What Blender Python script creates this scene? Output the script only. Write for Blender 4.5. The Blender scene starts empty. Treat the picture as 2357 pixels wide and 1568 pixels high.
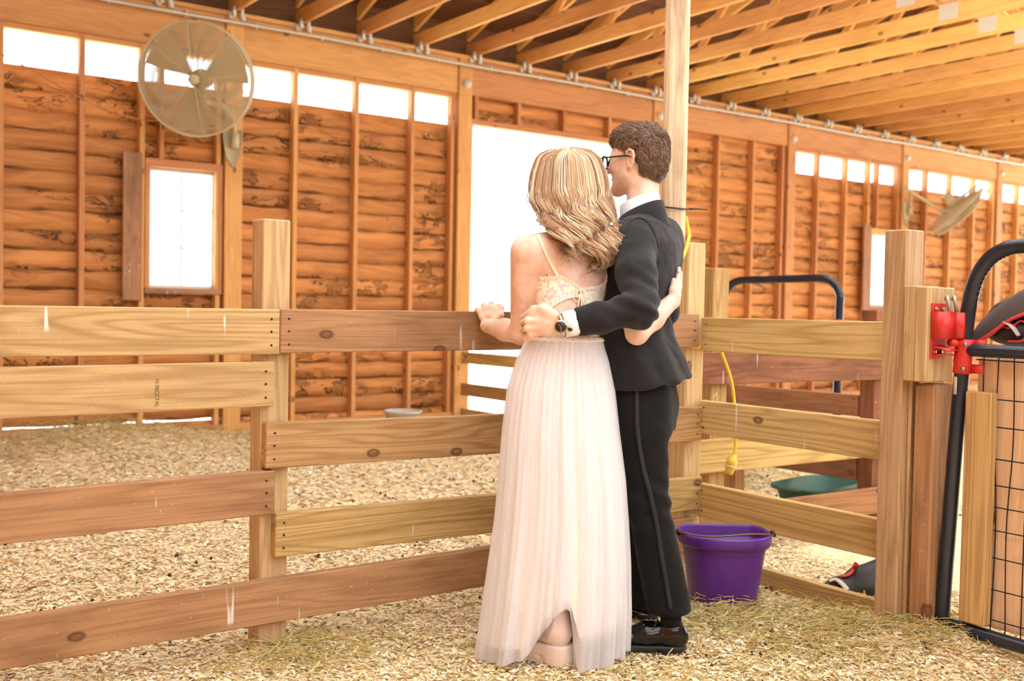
import bpy, bmesh, math, random
import numpy as np
from mathutils import Matrix, Vector

random.seed(7)
RNG = np.random.default_rng(11)
SC = bpy.context.scene
COL = SC.collection

# ------------------------------------------------------------------ camera
F, CX, CY, CAM_H = 2397.0, 1178.5, 784.0, 1.18          # focal length in pixels of the 2357 px wide frame
_X = np.array([3322.0, -16.0, F]); _X /= np.linalg.norm(_X)      # direction along the back wall
_Y = np.array([-1730.0, -108.0, F]); _Y -= _X * (_X @ _Y); _Y /= np.linalg.norm(_Y)
_Z = np.cross(_X, _Y)
if _Z[1] > 0: _Z = -_Z
RW = np.array([_X, _Y, _Z])
cam_data = bpy.data.cameras.new('camera')
cam = bpy.data.objects.new('camera', cam_data); COL.objects.link(cam)
_r, _u, _b = RW @ [1, 0, 0], RW @ [0, -1, 0], RW @ [0, 0, -1]
cam.matrix_world = Matrix(((_r[0], _u[0], _b[0], 0), (_r[1], _u[1], _b[1], 0), (_r[2], _u[2], _b[2], CAM_H), (0, 0, 0, 1)))
cam_data.sensor_width = 36.0
cam_data.lens = 36.0 * F / 2357.0
cam_data.clip_start = 0.05; cam_data.clip_end = 400
cam_data.dof.use_dof = True
cam_data.dof.focus_distance = 3.6
cam_data.dof.aperture_fstop = 2.8
SC.camera = cam

# ------------------------------------------------------------------ light
SC.view_settings.view_transform = 'Standard'
SC.view_settings.look = 'None'
SC.view_settings.gamma = 1.0
SC.view_settings.use_curve_mapping = False
SC.view_settings.exposure = 1.0
world = bpy.data.worlds.new('sky'); SC.world = world
world.use_nodes = True
_bg = world.node_tree.nodes['Background']
_bg.inputs['Color'].default_value = (0.70, 0.85, 1.0, 1)
_bg.inputs['Strength'].default_value = 2.4
sun_data = bpy.data.lights.new('sun', 'SUN'); sun_data.energy = 16.0; sun_data.angle = math.radians(1.5)
sun_data.color = (0.82, 0.92, 1.0)
sun = bpy.data.objects.new('sun', sun_data); COL.objects.link(sun)
sun.rotation_euler = Vector((0.62, 0.06, -0.78)).to_track_quat('-Z', 'Y').to_euler()
SC.cycles.max_bounces = 8
SC.cycles.diffuse_bounces = 5
SC.cycles.transparent_max_bounces = 16
SC.cycles.sample_clamp_indirect = 6.0

# ------------------------------------------------------------------ helpers
WM = {}
def ray(px, py): return RW @ np.array([(px - CX) / F, (py - CY) / F, 1.0])
def at(px, py, d): return np.array([0, 0, CAM_H]) + ray(px, py) * d

def reg(o, M, parent=None):
    COL.objects.link(o)
    WM[o.name] = M
    if parent is not None:
        o.parent = parent
        o.matrix_local = WM[parent.name].inverted() @ M
    else:
        o.matrix_local = M
    return o
def tag(o, label=None, cat=None, group=None, kind=None):
    if label: o['label'] = label
    if cat: o['category'] = cat
    if group: o['group'] = group
    if kind: o['kind'] = kind
    return o
def empty(name, loc, label=None, cat=None, group=None, rz=0.0, kind=None, parent=None):
    o = bpy.data.objects.new(name, None); o.empty_display_size = 0.1
    reg(o, Matrix.Translation(Vector(loc)) @ Matrix.Rotation(rz, 4, 'Z'), parent)
    return tag(o, label, cat, group, kind)
def mobj(name, me, mat, M=None, parent=None):
    o = bpy.data.objects.new(name, me)
    if mat is not None and not me.materials: me.materials.append(mat)
    elif mat is not None and me.materials[0] != mat:
        o.material_slots[0].link = 'OBJECT'; o.material_slots[0].material = mat
    if M is None: M = WM[parent.name] if parent is not None else Matrix.Identity(4)
    return reg(o, M, parent)
def mesh_np(name, V, Q, smooth=True):
    """vertices (n,3); faces (m,4) or (m,3), or a list of such arrays"""
    me = bpy.data.meshes.new(name)
    V = np.asarray(V, dtype=np.float32)
    Qs = Q if isinstance(Q, list) else [Q]
    Qs = [np.asarray(q, dtype=np.int32) for q in Qs if len(q)]
    me.vertices.add(len(V)); me.vertices.foreach_set('co', V.ravel())
    nl = sum(q.size for q in Qs); nf = sum(len(q) for q in Qs)
    me.loops.add(nl); me.polygons.add(nf)
    me.loops.foreach_set('vertex_index', np.concatenate([q.ravel() for q in Qs]))
    tot = np.concatenate([np.full(len(q), q.shape[1], dtype=np.int32) for q in Qs])
    st = np.concatenate([[0], np.cumsum(tot)[:-1]]).astype(np.int32)
    me.polygons.foreach_set('loop_start', st)
    if smooth: me.polygons.foreach_set('use_smooth', np.ones(nf, dtype=bool))
    me.update(calc_edges=True); me.validate()
    return me
def add_col(me, per_vert):
    a = me.attributes.new('tint', 'FLOAT_COLOR', 'POINT')
    c = np.ones((len(me.vertices), 4), dtype=np.float32); c[:, :3] = per_vert
    a.data.foreach_set('color', c.ravel())

_BOX = {}
def box_mesh(L, t, w, bev=0.004):
    key = (round(L, 3), round(t, 4), round(w, 4), bev)
    if key not in _BOX:
        bm = bmesh.new(); bmesh.ops.create_cube(bm, size=1.0)
        bmesh.ops.scale(bm, vec=(L, t, w), verts=bm.verts)
        if bev: bmesh.ops.bevel(bm, geom=bm.edges[:], offset=min(bev, t * .3, w * .3), segments=1, affect='EDGES')
        me = bpy.data.meshes.new('board'); bm.to_mesh(me); bm.free()
        _BOX[key] = me
    return _BOX[key]
def frame(p0, p1, up=(0, 0, 1)):
    p0, p1 = Vector(p0), Vector(p1)
    x = (p1 - p0).normalized(); up = Vector(up)
    if abs(x.dot(up)) > .99: up = Vector((0, 1, 0))
    y = up.cross(x).normalized(); z = x.cross(y)
    m = (p0 + p1) / 2
    return Matrix(((x[0], y[0], z[0], m[0]), (x[1], y[1], z[1], m[1]), (x[2], y[2], z[2], m[2]), (0, 0, 0, 1)))
def board(name, p0, p1, t, w, mat, parent=None, up=(0, 0, 1), bev=0.004):
    """a plank between two centre points: local x along it, y its thickness t, z its width w"""
    L = (Vector(p1) - Vector(p0)).length
    me = box_mesh(L, t, w, bev)
    if me.materials and me.materials[0] != mat:
        key = (me.name, mat.name)
        if key not in _BOX: c = me.copy(); c.materials.clear(); _BOX[key] = c
        me = _BOX[key]
    return mobj(name, me, mat, frame(p0, p1, up), parent)
def block(name, lo, hi, mat, parent=None, bev=0.004, axis=0):
    """an axis-aligned block; axis = direction of the grain"""
    lo, hi = Vector(lo), Vector(hi); c = (lo + hi) / 2; d = hi - lo
    if axis == 0: return board(name, (lo[0], c[1], c[2]), (hi[0], c[1], c[2]), d[1], d[2], mat, parent, bev=bev)
    if axis == 1: return board(name, (c[0], lo[1], c[2]), (c[0], hi[1], c[2]), d[0], d[2], mat, parent, bev=bev)
    return board(name, (c[0], c[1], lo[2]), (c[0], c[1], hi[2]), d[0], d[1], mat, parent, bev=bev)

def tube_np(P, rad, n=8, caps=True, flat=1.0, twist=0.0):
    """tube along points P with radius per point -> V, Q(list)"""
    P = np.asarray(P, float); m = len(P); rad = np.broadcast_to(rad, (m,)).astype(float)
    T = np.gradient(P, axis=0); T /= np.maximum(np.linalg.norm(T, axis=1, keepdims=True), 1e-9)
    ref = np.array([0, 0, 1.0]) if abs(T[0][2]) < .9 else np.array([1.0, 0, 0])
    N = np.zeros_like(P); a = np.cross(T[0], ref); a /= np.linalg.norm(a); N[0] = a
    for i in range(1, m):
        b = N[i - 1] - T[i] * (N[i - 1] @ T[i]); N[i] = b / max(np.linalg.norm(b), 1e-9)
    B = np.cross(T, N)
    th = np.arange(n) / n * 2 * np.pi
    ang = th[None, :] + twist * np.arange(m)[:, None]
    V = P[:, None] + rad[:, None, None] * (np.cos(ang)[..., None] * N[:, None] + flat * np.sin(ang)[..., None] * B[:, None])
    V = V.reshape(-1, 3)
    i = np.arange(m - 1)[:, None] * n; j = np.arange(n)[None, :]; k = (j + 1) % n
    Q = np.stack([i + j, i + k, i + n + k, i + n + j], -1).reshape(-1, 4)
    Qs = [Q]
    if caps:
        V = np.vstack([V, P[0], P[-1]]); c0, c1 = len(V) - 2, len(V) - 1
        jj = np.arange(n); kk = (jj + 1) % n
        Qs.append(np.stack([np.full(n, c0), kk, jj], -1)); Qs.append(np.stack([np.full(n, c1), (m - 1) * n + jj, (m - 1) * n + kk], -1))
    return V, Qs
class MB:
    """collects pieces of ONE part"""
    def __init__(s): s.V = []; s.Q = {3: [], 4: []}; s.n = 0; s.C = []
    def add(s, V, Qs, col=None):
        V = np.asarray(V, float)
        for q in (Qs if isinstance(Qs, list) else [Qs]):
            q = np.asarray(q)
            if len(q): s.Q[q.shape[1]].append(q + s.n)
        s.V.append(V); s.n += len(V)
        if col is not None: s.C.append(np.broadcast_to(col, (len(V), 3)))
    def tube(s, P, rad, n=8, col=None, **k): s.add(*tube_np(P, rad, n, **k), col=col)
    def box(s, c, d, R=None):
        c = np.asarray(c, float); d = np.asarray(d, float) / 2
        v = np.array([[x, y, z] for x in (-1, 1) for y in (-1, 1) for z in (-1, 1)], float) * d
        if R is not None: v = v @ np.asarray(R, float).T
        s.add(v + c, np.array([[0, 1, 3, 2], [4, 6, 7, 5], [0, 4, 5, 1], [2, 3, 7, 6], [0, 2, 6, 4], [1, 5, 7, 3]]))
    def grid(s, G, wrap=False, col=None):
        a, b = G.shape[:2]; V = G.reshape(-1, 3)
        i = np.arange(a - 1)[:, None] * b
        j = np.arange(b if wrap else b - 1)[None, :]; k = (j + 1) % b
        s.add(V, np.stack([i + j, i + k, i + b + k, i + b + j], -1).reshape(-1, 4), col=col)
    def mesh(s, name, smooth=True):
        me = mesh_np(name, np.vstack(s.V), [np.vstack(q) for q in s.Q.values() if q], smooth)
        if s.C: add_col(me, np.vstack(s.C))
        return me
    def obj(s, name, mat, parent=None, M=None, smooth=True, local=False):
        """vertices are in world space unless local; stored relative to the parent"""
        me = s.mesh(name, smooth)
        if parent is not None and not local: me.transform(WM[parent.name].inverted()); M = WM[parent.name]
        elif M is not None and not local: me.transform(M.inverted())
        return mobj(name, me, mat, M, parent)
def spline(P, n):
    """Catmull-Rom through points"""
    P = np.asarray(P, float); m = len(P)
    t = np.linspace(0, m - 1, n); i = np.clip(t.astype(int), 0, m - 2); f = (t - i)[:, None]
    g = lambda k: P[np.clip(k, 0, m - 1)]
    a, b, c, d = g(i - 1), g(i), g(i + 1), g(i + 2)
    return .5 * ((2 * b) + (c - a) * f + (2 * a - 5 * b + 4 * c - d) * f * f + (3 * b - a - 3 * c + d) * f ** 3)
_perm = np.random.default_rng(3).random((64, 64, 64)).astype(np.float32)
def vnoise(p):
    p = np.asarray(p, float); i = np.floor(p).astype(int); f = p - i; f = f * f * (3 - 2 * f); i %= 64; j = (i + 1) % 64
    L = lambda a, b, t: a + (b - a) * t
    x0, y0, z0 = i[..., 0], i[..., 1], i[..., 2]; x1, y1, z1 = j[..., 0], j[..., 1], j[..., 2]
    fx, fy, fz = f[..., 0], f[..., 1], f[..., 2]
    return L(L(L(_perm[x0, y0, z0], _perm[x1, y0, z0], fx), L(_perm[x0, y1, z0], _perm[x1, y1, z0], fx), fy),
             L(L(_perm[x0, y0, z1], _perm[x1, y0, z1], fx), L(_perm[x0, y1, z1], _perm[x1, y1, z1], fx), fy), fz) * 2 - 1

# ------------------------------------------------------------------ materials
def srgb(r, g, b):
    f = lambda c: c / 12.92 if c <= .04045 else ((c + .055) / 1.055) ** 2.4
    return (f(r / 255), f(g / 255), f(b / 255))
class NT:
    def __init__(s, name):
        s.m = bpy.data.materials.new(name); s.m.use_nodes = True
        s.t = s.m.node_tree; s.b = s.t.nodes['Principled BSDF']; s.out = s.t.nodes['Material Output']
    def n(s, typ, **k):
        nd = s.t.nodes.new(typ)
        for a, v in k.items():
            if a.startswith('i_'):
                key = a[2:]; key = int(key) if key.isdigit() else key
                s.set(nd.inputs[key], v)
            else: setattr(nd, a, v)
        return nd
    def set(s, sock, v):
        if hasattr(v, 'is_linked') or hasattr(v, 'links'): s.t.links.new(v, sock)
        elif isinstance(v, tuple) and len(v) == 3 and sock.type == 'RGBA': sock.default_value = (*v, 1)
        else: sock.default_value = v
    def math(s, op, a, b=None, c=None):
        nd = s.n('ShaderNodeMath', operation=op); s.set(nd.inputs[0], a)
        if b is not None: s.set(nd.inputs[1], b)
        if c is not None: s.set(nd.inputs[2], c)
        return nd.outputs[0]
    def mix(s, f, a, b, mode='MIX'):
        nd = s.n('ShaderNodeMix', data_type='RGBA', blend_type=mode)
        s.set(nd.inputs[0], f); s.set(nd.inputs[6], a); s.set(nd.inputs[7], b); return nd.outputs[2]
    def noise(s, vec, scale=1.0, detail=2.0, rough=.5, dist=0.0):
        nd = s.n('ShaderNodeTexNoise'); s.set(nd.inputs['Vector'], vec)
        nd.inputs['Scale'].default_value = scale; nd.inputs['Detail'].default_value = detail
        nd.inputs['Roughness'].default_value = rough; nd.inputs['Distortion'].default_value = dist
        return nd.outputs['Fac']
    def scale(s, vec, v):
        nd = s.n('ShaderNodeVectorMath', operation='MULTIPLY'); s.set(nd.inputs[0], vec); nd.inputs[1].default_value = v; return nd.outputs[0]
    def step(s, x, lo, hi):
        nd = s.n('ShaderNodeMapRange', interpolation_type='SMOOTHSTEP'); s.set(nd.inputs[0], x)
        nd.inputs[1].default_value = lo; nd.inputs[2].default_value = hi; return nd.outputs[0]
    def bump(s, h, strength=.3, dist=.01):
        nd = s.n('ShaderNodeBump'); s.set(nd.inputs['Height'], h)
        nd.inputs['Strength'].default_value = strength; nd.inputs['Distance'].default_value = dist
        s.t.links.new(nd.outputs[0], s.b.inputs['Normal'])
    def objvec(s, jitter=True):
        tc = s.n('ShaderNodeTexCoord').outputs['Object']
        if not jitter: return tc
        rnd = s.n('ShaderNodeObjectInfo').outputs['Random']
        nd = s.n('ShaderNodeVectorMath', operation='ADD'); s.set(nd.inputs[0], tc)
        cmb = s.n('ShaderNodeCombineXYZ'); r = s.math('MULTIPLY', rnd, 57.0)
        for i in range(3): s.set(cmb.inputs[i], r)
        s.set(nd.inputs[1], cmb.outputs[0]); s.rnd = rnd
        return nd.outputs[0]
    def base(s, c): s.set(s.b.inputs['Base Color'], c); return s
    def p(s, **k):
        for a, v in k.items(): s.set(s.b.inputs[a.replace('_', ' ')], v)
        return s
def plain(name, c, rough=.5, metal=0.0, **k):
    t = NT(name).base(c).p(Roughness=rough, Metallic=metal)
    v = t.objvec(); n = t.noise(v, 9.0, 4)
    t.base(t.mix(t.math('MULTIPLY', n, .35), c, tuple(x * .72 for x in c)))
    for a, x in k.items(): t.set(t.b.inputs[a.replace('_', ' ')], x)
    return t.m
def wood(name, c, dark, ring=.55, knots=.5, drips=0.0, rough=.7, mott=.25, ringfreq=17.0):
    t = NT(name); v = t.objvec()
    big = t.noise(t.scale(v, (.42, 6.5, 6.5)), 1.0, 2, .5, .25)
    rings = t.math('MULTIPLY_ADD', t.math('SINE', t.math('MULTIPLY', big, ringfreq * 6.28)), .5, .5)
    rings = t.math('POWER', rings, 2.4)
    fib = t.noise(t.scale(v, (3.0, 190, 190)), 1.0, 3, .65)
    fib2 = t.noise(t.scale(v, (1.2, 55, 55)), 1.0, 2, .6)
    mot = t.noise(t.scale(v, (1.3, 4, 4)), 1.0, 4, .6)
    speck = t.noise(v, 150.0, 2, .6); wspeck = t.noise(t.scale(v, (120, 120, 60)), 1.0, 2, .6)
    col = t.mix(t.math('MULTIPLY', rings, ring), c, dark)
    col = t.mix(t.math('MULTIPLY', t.step(fib, .45, .7), .45), col, dark)
    col = t.mix(t.math('MULTIPLY', t.step(fib2, .5, .75), .35), col, dark)
    col = t.mix(t.math('MULTIPLY', t.step(mot, .45, .8), mott * 2), col, tuple(x * .8 for x in dark))
    col = t.mix(t.math('MULTIPLY', t.step(speck, .69, .76), .7), col, tuple(x * .35 for x in dark))
    col = t.mix(t.math('MULTIPLY', t.step(wspeck, .70, .76), .35), col, (.85, .78, .66))
    hv = t.n('ShaderNodeHueSaturation'); t.set(hv.inputs['Color'], col)
    t.set(hv.inputs['Value'], t.math('MULTIPLY_ADD', t.rnd, .3, .86))
    t.set(hv.inputs['Hue'], t.math('MULTIPLY_ADD', t.rnd, .02, .49))
    col = hv.outputs[0]
    if knots:
        sp = t.n('ShaderNodeSeparateXYZ', i_0=v); cb = t.n('ShaderNodeCombineXYZ'); t.set(cb.inputs[0], t.math('MULTIPLY', sp.outputs[0], 2.4)); t.set(cb.inputs[1], t.math('MULTIPLY', t.math('ADD', sp.outputs[1], sp.outputs[2]), 4.2))
        vo = t.n('ShaderNodeTexVoronoi', voronoi_dimensions='2D'); t.set(vo.inputs['Vector'], cb.outputs[0]); vo.inputs['Scale'].default_value = 1.0
        k = t.step(vo.outputs['Distance'], .085, .045); k2 = t.step(vo.outputs['Distance'], .030, .045)
        sel = t.step(t.n('ShaderNodeSeparateColor', i_0=vo.outputs['Color']).outputs[0], 1 - knots * .7, 1 - knots * .7 + .02)
        col = t.mix(t.math('MULTIPLY', t.math('MULTIPLY', k, sel), t.math('MULTIPLY_ADD', k2, .25, .6)), col, (.09, .035, .015))
    if drips:
        d = t.noise(t.scale(v, (38, 38, 2.0)), 1.0, 1)
        d2 = t.noise(t.scale(v, (3, 3, 6)), 1.0, 2)
        col = t.mix(t.math('MULTIPLY', t.math('MULTIPLY', t.step(d, .70, .74), t.step(d2, .5, .6)), drips), col, (.85, .82, .76))
    t.base(col).p(Roughness=rough)
    t.b.inputs['Specular IOR Level'].default_value = .25
    t.bump(t.math('ADD', fib, t.math('MULTIPLY', rings, -.3)), .25, .003)
    return t.m
M = {}
M['pine'] = wood('pine_boards', srgb(214, 182, 126), srgb(158, 122, 70), knots=.38, drips=.8)
M['pine2'] = wood('pine_boards_olive', srgb(206, 174, 112), srgb(146, 112, 58), knots=.35, drips=.6)
M['pine3'] = wood('pine_boards_orange', srgb(204, 166, 110), srgb(148, 108, 60), knots=.4, drips=.5)
M['red'] = wood('reddish_boards', srgb(170, 123, 90), srgb(116, 76, 50), ring=.35, knots=.3, drips=.7, mott=.4)
M['brown'] = wood('brown_boards', srgb(160, 110, 74), srgb(96, 60, 38), ring=.4, knots=.4, drips=.4, mott=.5)
M['post'] = wood('post_wood', srgb(208, 176, 130), srgb(158, 122, 80), ring=.5, knots=.3)
M['stud'] = wood('stud_wood', srgb(212, 152, 96), srgb(172, 112, 62), ring=.3, knots=.35)
M['truss'] = wood('truss_wood', srgb(236, 180, 106), srgb(198, 134, 70), ring=.3, knots=.4)
M['deck'] = wood('deck_wood', srgb(112, 74, 46), srgb(74, 46, 26), ring=.4, knots=.3)
M['oldpole'] = wood('weathered_pole', srgb(226, 204, 174), srgb(160, 130, 102), ring=.35, knots=.2, mott=.6)
M['galv'] = plain('galvanised_metal', srgb(214, 208, 190), .45, .15)
M['conduit'] = plain('conduit_metal', srgb(206, 200, 180), .4, .3)
M['white'] = plain('white_frame', srgb(225, 215, 200), .6)
def siding():
    t = NT('siding_wood'); v = t.objvec()
    big = t.noise(t.scale(v, (.7, 6, 6)), 1.0, 3, .5, .4)
    rings = t.math('MULTIPLY_ADD', t.math('SINE', t.math('MULTIPLY', big, 40.0)), .5, .5)
    col = t.mix(t.math('MULTIPLY', rings, .45), srgb(214, 146, 86), srgb(172, 104, 56))
    mot = t.noise(t.scale(v, (1.6, 3, 5)), 1.0, 3, .6)
    col = t.mix(t.math('MULTIPLY', t.step(mot, .5, .75), .5), col, srgb(128, 74, 38))
    # waney bark left along the sawn edges
    b1 = t.noise(t.scale(v, (4.5, 9, 9)), 1.0, 4, .62, .9)
    b2 = t.noise(t.scale(v, (.9, 2, 2)), 1.0, 1)
    ridge = t.math('ABSOLUTE', t.math('SUBTRACT', b1, .54))
    line = t.math('MULTIPLY', t.step(ridge, .035, .008), t.step(b2, .5, .58))
    blotch = t.math('MULTIPLY', t.step(b1, .54, .62), t.math('MULTIPLY', t.step(b2, .5, .6), .6))
    col = t.mix(t.math('MULTIPLY', line, .85), t.mix(blotch, col, srgb(112, 76, 34)), srgb(48, 26, 12))
    zl = t.n('ShaderNodeSeparateXYZ', i_0=t.n('ShaderNodeTexCoord').outputs['Object']).outputs[2]
    ed = t.math('MULTIPLY_ADD', b1, .05, t.math('MULTIPLY', zl, -1.0)); b3 = t.noise(t.scale(v, (2.2, 2, 2)), 1.0, 2)
    col = t.mix(t.math('MULTIPLY', t.step(ed, .100, .106), t.math('MULTIPLY_ADD', t.step(b3, .42, .62), .6, .06)), col, srgb(52, 28, 14))
    hv = t.n('ShaderNodeHueSaturation'); t.set(hv.inputs['Color'], col); t.set(hv.inputs['Value'], t.math('MULTIPLY_ADD', t.rnd, .35, .8))
    t.base(hv.outputs[0]).p(Roughness=.75); t.b.inputs['Specular IOR Level'].default_value = .2
    t.bump(rings, .15, .003); return t.m
M['siding'] = siding()
def glass():
    t = NT('window_glass'); tr = t.n('ShaderNodeBsdfTransparent'); gl = t.n('ShaderNodeBsdfGlossy'); gl.inputs['Roughness'].default_value = .05
    mx = t.n('ShaderNodeMixShader', i_0=.06); t.t.links.new(tr.outputs[0], mx.inputs[1]); t.t.links.new(gl.outputs[0], mx.inputs[2])
    t.t.links.new(mx.outputs[0], t.out.inputs[0]); return t.m
M['glass'] = glass()
def tinted(name, rough=.8, spec=.2, bump=0, **k):
    t = NT(name); a = t.n('ShaderNodeAttribute', attribute_name='tint').outputs['Color']
    n = t.noise(t.objvec(False), 60.0, 2); t.base(t.mix(t.math('MULTIPLY', n, .3), a, (0, 0, 0), 'MULTIPLY') if False else t.mix(t.math('MULTIPLY', n, .25), a, (.35, .22, .1), 'MULTIPLY'))
    t.p(Roughness=rough); t.b.inputs['Specular IOR Level'].default_value = spec
    for q, x in k.items(): t.set(t.b.inputs[q.replace('_', ' ')], x)
    return t.m
M['chips'] = tinted('wood_shaving')
M['pellet'] = plain('dark_droppings', (.05, .03, .015), .8)
def bedding():
    t = NT('bedding_floor'); v = t.objvec(False)
    a = t.noise(v, 38.0, 4, .65); b = t.noise(v, 3.0, 3); d = t.noise(v, 90.0, 2)
    col = t.mix(t.step(a, .35, .65), srgb(226, 188, 130), srgb(250, 236, 200))
    col = t.mix(t.math('MULTIPLY', t.step(b, .5, .75), .4), col, srgb(206, 172, 104))
    col = t.mix(t.math('MULTIPLY', t.step(d, .68, .74), .7), col, srgb(96, 66, 34))
    t.base(col).p(Roughness=.95); t.b.inputs['Specular IOR Level'].default_value = .1
    t.bump(a, .8, .02); return t.m
M['bed'] = bedding()
def panel():  # material of the unseen roof panels added for light
    t = NT('added_translucent_panel'); tl = t.n('ShaderNodeBsdfTranslucent'); tl.inputs[0].default_value = (.86, .86, .84, 1); df = t.n('ShaderNodeBsdfDiffuse'); df.inputs[0].default_value = (.8, .8, .78, 1)
    mx = t.n('ShaderNodeMixShader', i_0=.3); t.t.links.new(tl.outputs[0], mx.inputs[1]); t.t.links.new(df.outputs[0], mx.inputs[2]); t.t.links.new(mx.outputs[0], t.out.inputs[0]); return t.m
M['panel'] = panel()
def snowy():
    t = NT('pale_field'); n = t.noise(t.objvec(False), 2.0, 4)
    t.base(t.mix(n, (.72, .7, .6), (.8, .8, .78))).p(Roughness=.9); return t.m
M['field'] = snowy()

# ------------------------------------------------------------------ floor and ground
MOUNDS = [(1.42, 3.30, .035, .16), (3.40, 2.28, .04, .22), (3.42, 3.35, .04, .2), (2.95, 2.75, .035, .16), (3.2, 2.9, .03, .14),
          (4.6, 5.2, .10, .45), (5.6, 5.0, .08, .4), (1.9, 8.7, .12, .7), (2.6, 8.8, .07, .5), (3.42, 2.0, .03, .2), (3.3, 2.0, .03, .2)]
def floor_h(x, y):
    x = np.asarray(x, float); y = np.asarray(y, float); z0 = np.zeros_like(x)
    h = -.012 + .014 * vnoise(np.stack([x * 1.3, y * 1.3, z0 + 3.3], -1)) + .010 * vnoise(np.stack([x * 4.5, y * 4.5, z0 + 9.1], -1)) + .005 * vnoise(np.stack([x * 13, y * 13, z0], -1))
    for mx, my, a, s in MOUNDS: h = h + a * np.exp(-((x - mx) ** 2 + (y - my) ** 2) / (2 * s * s))
    for mx, my, s in ((2.15, 2.72, .28), (2.55, 2.72, .2), (2.72, 2.95, .16)):          # trodden flat where the couple stand
        w = np.exp(-((x - mx) ** 2 + (y - my) ** 2) / (2 * s * s)); h = h * (1 - w) - .006 * w
    return h
def make_floor():
    xs = np.concatenate([np.arange(-1.5, 0, .3), np.arange(0, 6.5, .05), np.arange(6.5, 19.6, .2)])
    ys = np.concatenate([np.arange(-3.2, 1.4, .3), np.arange(1.4, 9.2, .06), [9.25]])
    X, Y = np.meshgrid(xs, ys); b = MB()
    b.grid(np.stack([X, Y, floor_h(X, Y)], -1))
    o = b.obj('floor', M['bed']); tag(o, 'barn floor covered in pale wood shavings and hay', 'floor', kind='structure')
make_floor()
def ground():
    b = MB(); X, Y = np.meshgrid(np.linspace(-70, 90, 40), np.linspace(9.25, 110, 30))
    b.grid(np.stack([X, Y, -.06 + .0 * X + .25 * vnoise(np.stack([X * .08, Y * .08, 0 * X], -1)) * np.clip((Y - 9.3) / 8, 0, 1)], -1))
    for x0, x1, y0, y1 in ((-70, 90, -60, -3.2), (19.55, 90, -3.2, 9.25), (-70, -1.5, -3.2, 9.25)):
        X, Y = np.meshgrid(np.linspace(x0, x1, 4), np.linspace(y0, y1, 4)); b.grid(np.stack([X, Y, X * 0 - .06], -1))
    tag(b.obj('ground', M['field']), 'pale bright field outside the barn', 'ground', kind='structure')
ground()

# ------------------------------------------------------------------ back wall
WY = 9.06
wall = empty('wall_back', (5.9, WY, 0), 'orange wooden barn wall of wide rough planks and studs', 'wall', kind='structure')
WIN = [(2.66, 3.34), (12.80, 13.46)]
POSTS = [.92, 3.43, 5.88, 8.60, 11.02, 13.56, 16.12, 18.7]
STUDS = [-.9, -.3, .33, 1.54, 2.15, 2.635, 3.30, 4.03, 4.66, 5.28, 5.75, 9.67, 10.31, 10.88, 11.61, 12.22, 12.73, 13.42, 14.14, 14.78, 15.43, 15.98, 16.74, 17.35, 17.95]
def plank(x0, x1, z0, z1):
    n = max(6, int((x1 - x0) / .11)); s = random.random() * 50
    x = np.linspace(x0, x1, n + 1)
    wav = .010 * vnoise(np.stack([x * 5 + s, x * 0 + s, x * 0], -1)) + .007 * vnoise(np.stack([x * 14 + s, x * 0, x * 0 + s], -1))
    zb = z0 - .006 + wav; zt = np.full_like(x, z1)
    yb, yt = WY + .088, WY + .100                     # lower edge laps in front of the board below it
    G = np.stack([np.stack([x, 0 * x + yt + .022, zt], -1), np.stack([x, 0 * x + yt, zt], -1), np.stack([x, 0 * x + yb, zb], -1), np.stack([x, 0 * x + yb + .022, zb], -1), np.stack([x, 0 * x + yt + .022, zt], -1)], 0)
    c = Vector(((x0 + x1) / 2, WY + .1, (z0 + z1) / 2)); b = MB(); b.grid(G)
    me = b.mesh('plank', False); me.transform(Matrix.Translation(-c))
    mobj('plank', me, M['siding'], Matrix.Translation(c), wall)
ROW = .1605
for r in range(20):
    z0, z1 = r * ROW - .02, (r + 1) * ROW + .006
    segs = []
    xs = [-1.5, .92, 3.43, 5.88] ; xr = [8.6, 11.02, 13.56, 16.12, 18.7, 19.6]
    for a, b_ in list(zip(xs[:-1], xs[1:])) + list(zip(xr[:-1], xr[1:])):
        parts = [(a, b_)]
        for w0, w1 in WIN:
            if z1 > 1.30 and z0 < 2.36 and w0 > a and w1 <= b_ + .05: parts = [(a, w0 + .02), (w1 - .02, b_)]
        blank = 8.5 < a < 9
        if z0 >= 3.02 and not blank: continue
        for p0, p1 in parts:
            zt = min(z1, 3.05) if not blank else z1
            if r == 0 and p0 < 1: zt = .118
            if p1 - p0 > .06: plank(p0, p1, z0, zt)
for k in range(3):                                       # above the doorway and over the blank bay
    plank(5.95, 8.55, 3.12 + k * .125, 3.12 + (k + 1) * .125 + .004)
for k in range(2): plank(8.6, 11.02, 3.19 + k * .13, 3.19 + (k + 1) * .13)
for x in STUDS:
    w = .044; top = 3.36
    board('stud', (x, WY + .045, .05), (x, WY + .045, top), w, .09, M['stud'], wall)
for x in POSTS:
    block('wall_post', (x - .08, WY - .03, -.05), (x + .08, WY + .13, 3.72), M['stud'], wall, axis=2)
    if x in (5.88, 8.60): continue
for x0, x1 in zip([-1.5] + POSTS[:-1], POSTS):           # header beams between and in front of the posts, blocking over the lights
    block('header_beam', (x0 + (.08 if x0 > -1 else 0) + .004, WY - .01, 3.362), (x1 - .084, WY + .09, 3.715), M['stud'], wall)
    if not (5.8 < x0 < 8.7): block('window_head', (x0 + .084, WY + .01, 3.315), (x1 - .084, WY + .12, 3.362), M['stud'], wall)
    if not (5.8 < x0 < 6): block('sill_plate', (x0 + .084, WY - .005, .0), (x1 - .084, WY + .10, .085), M['stud'], wall)
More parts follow.
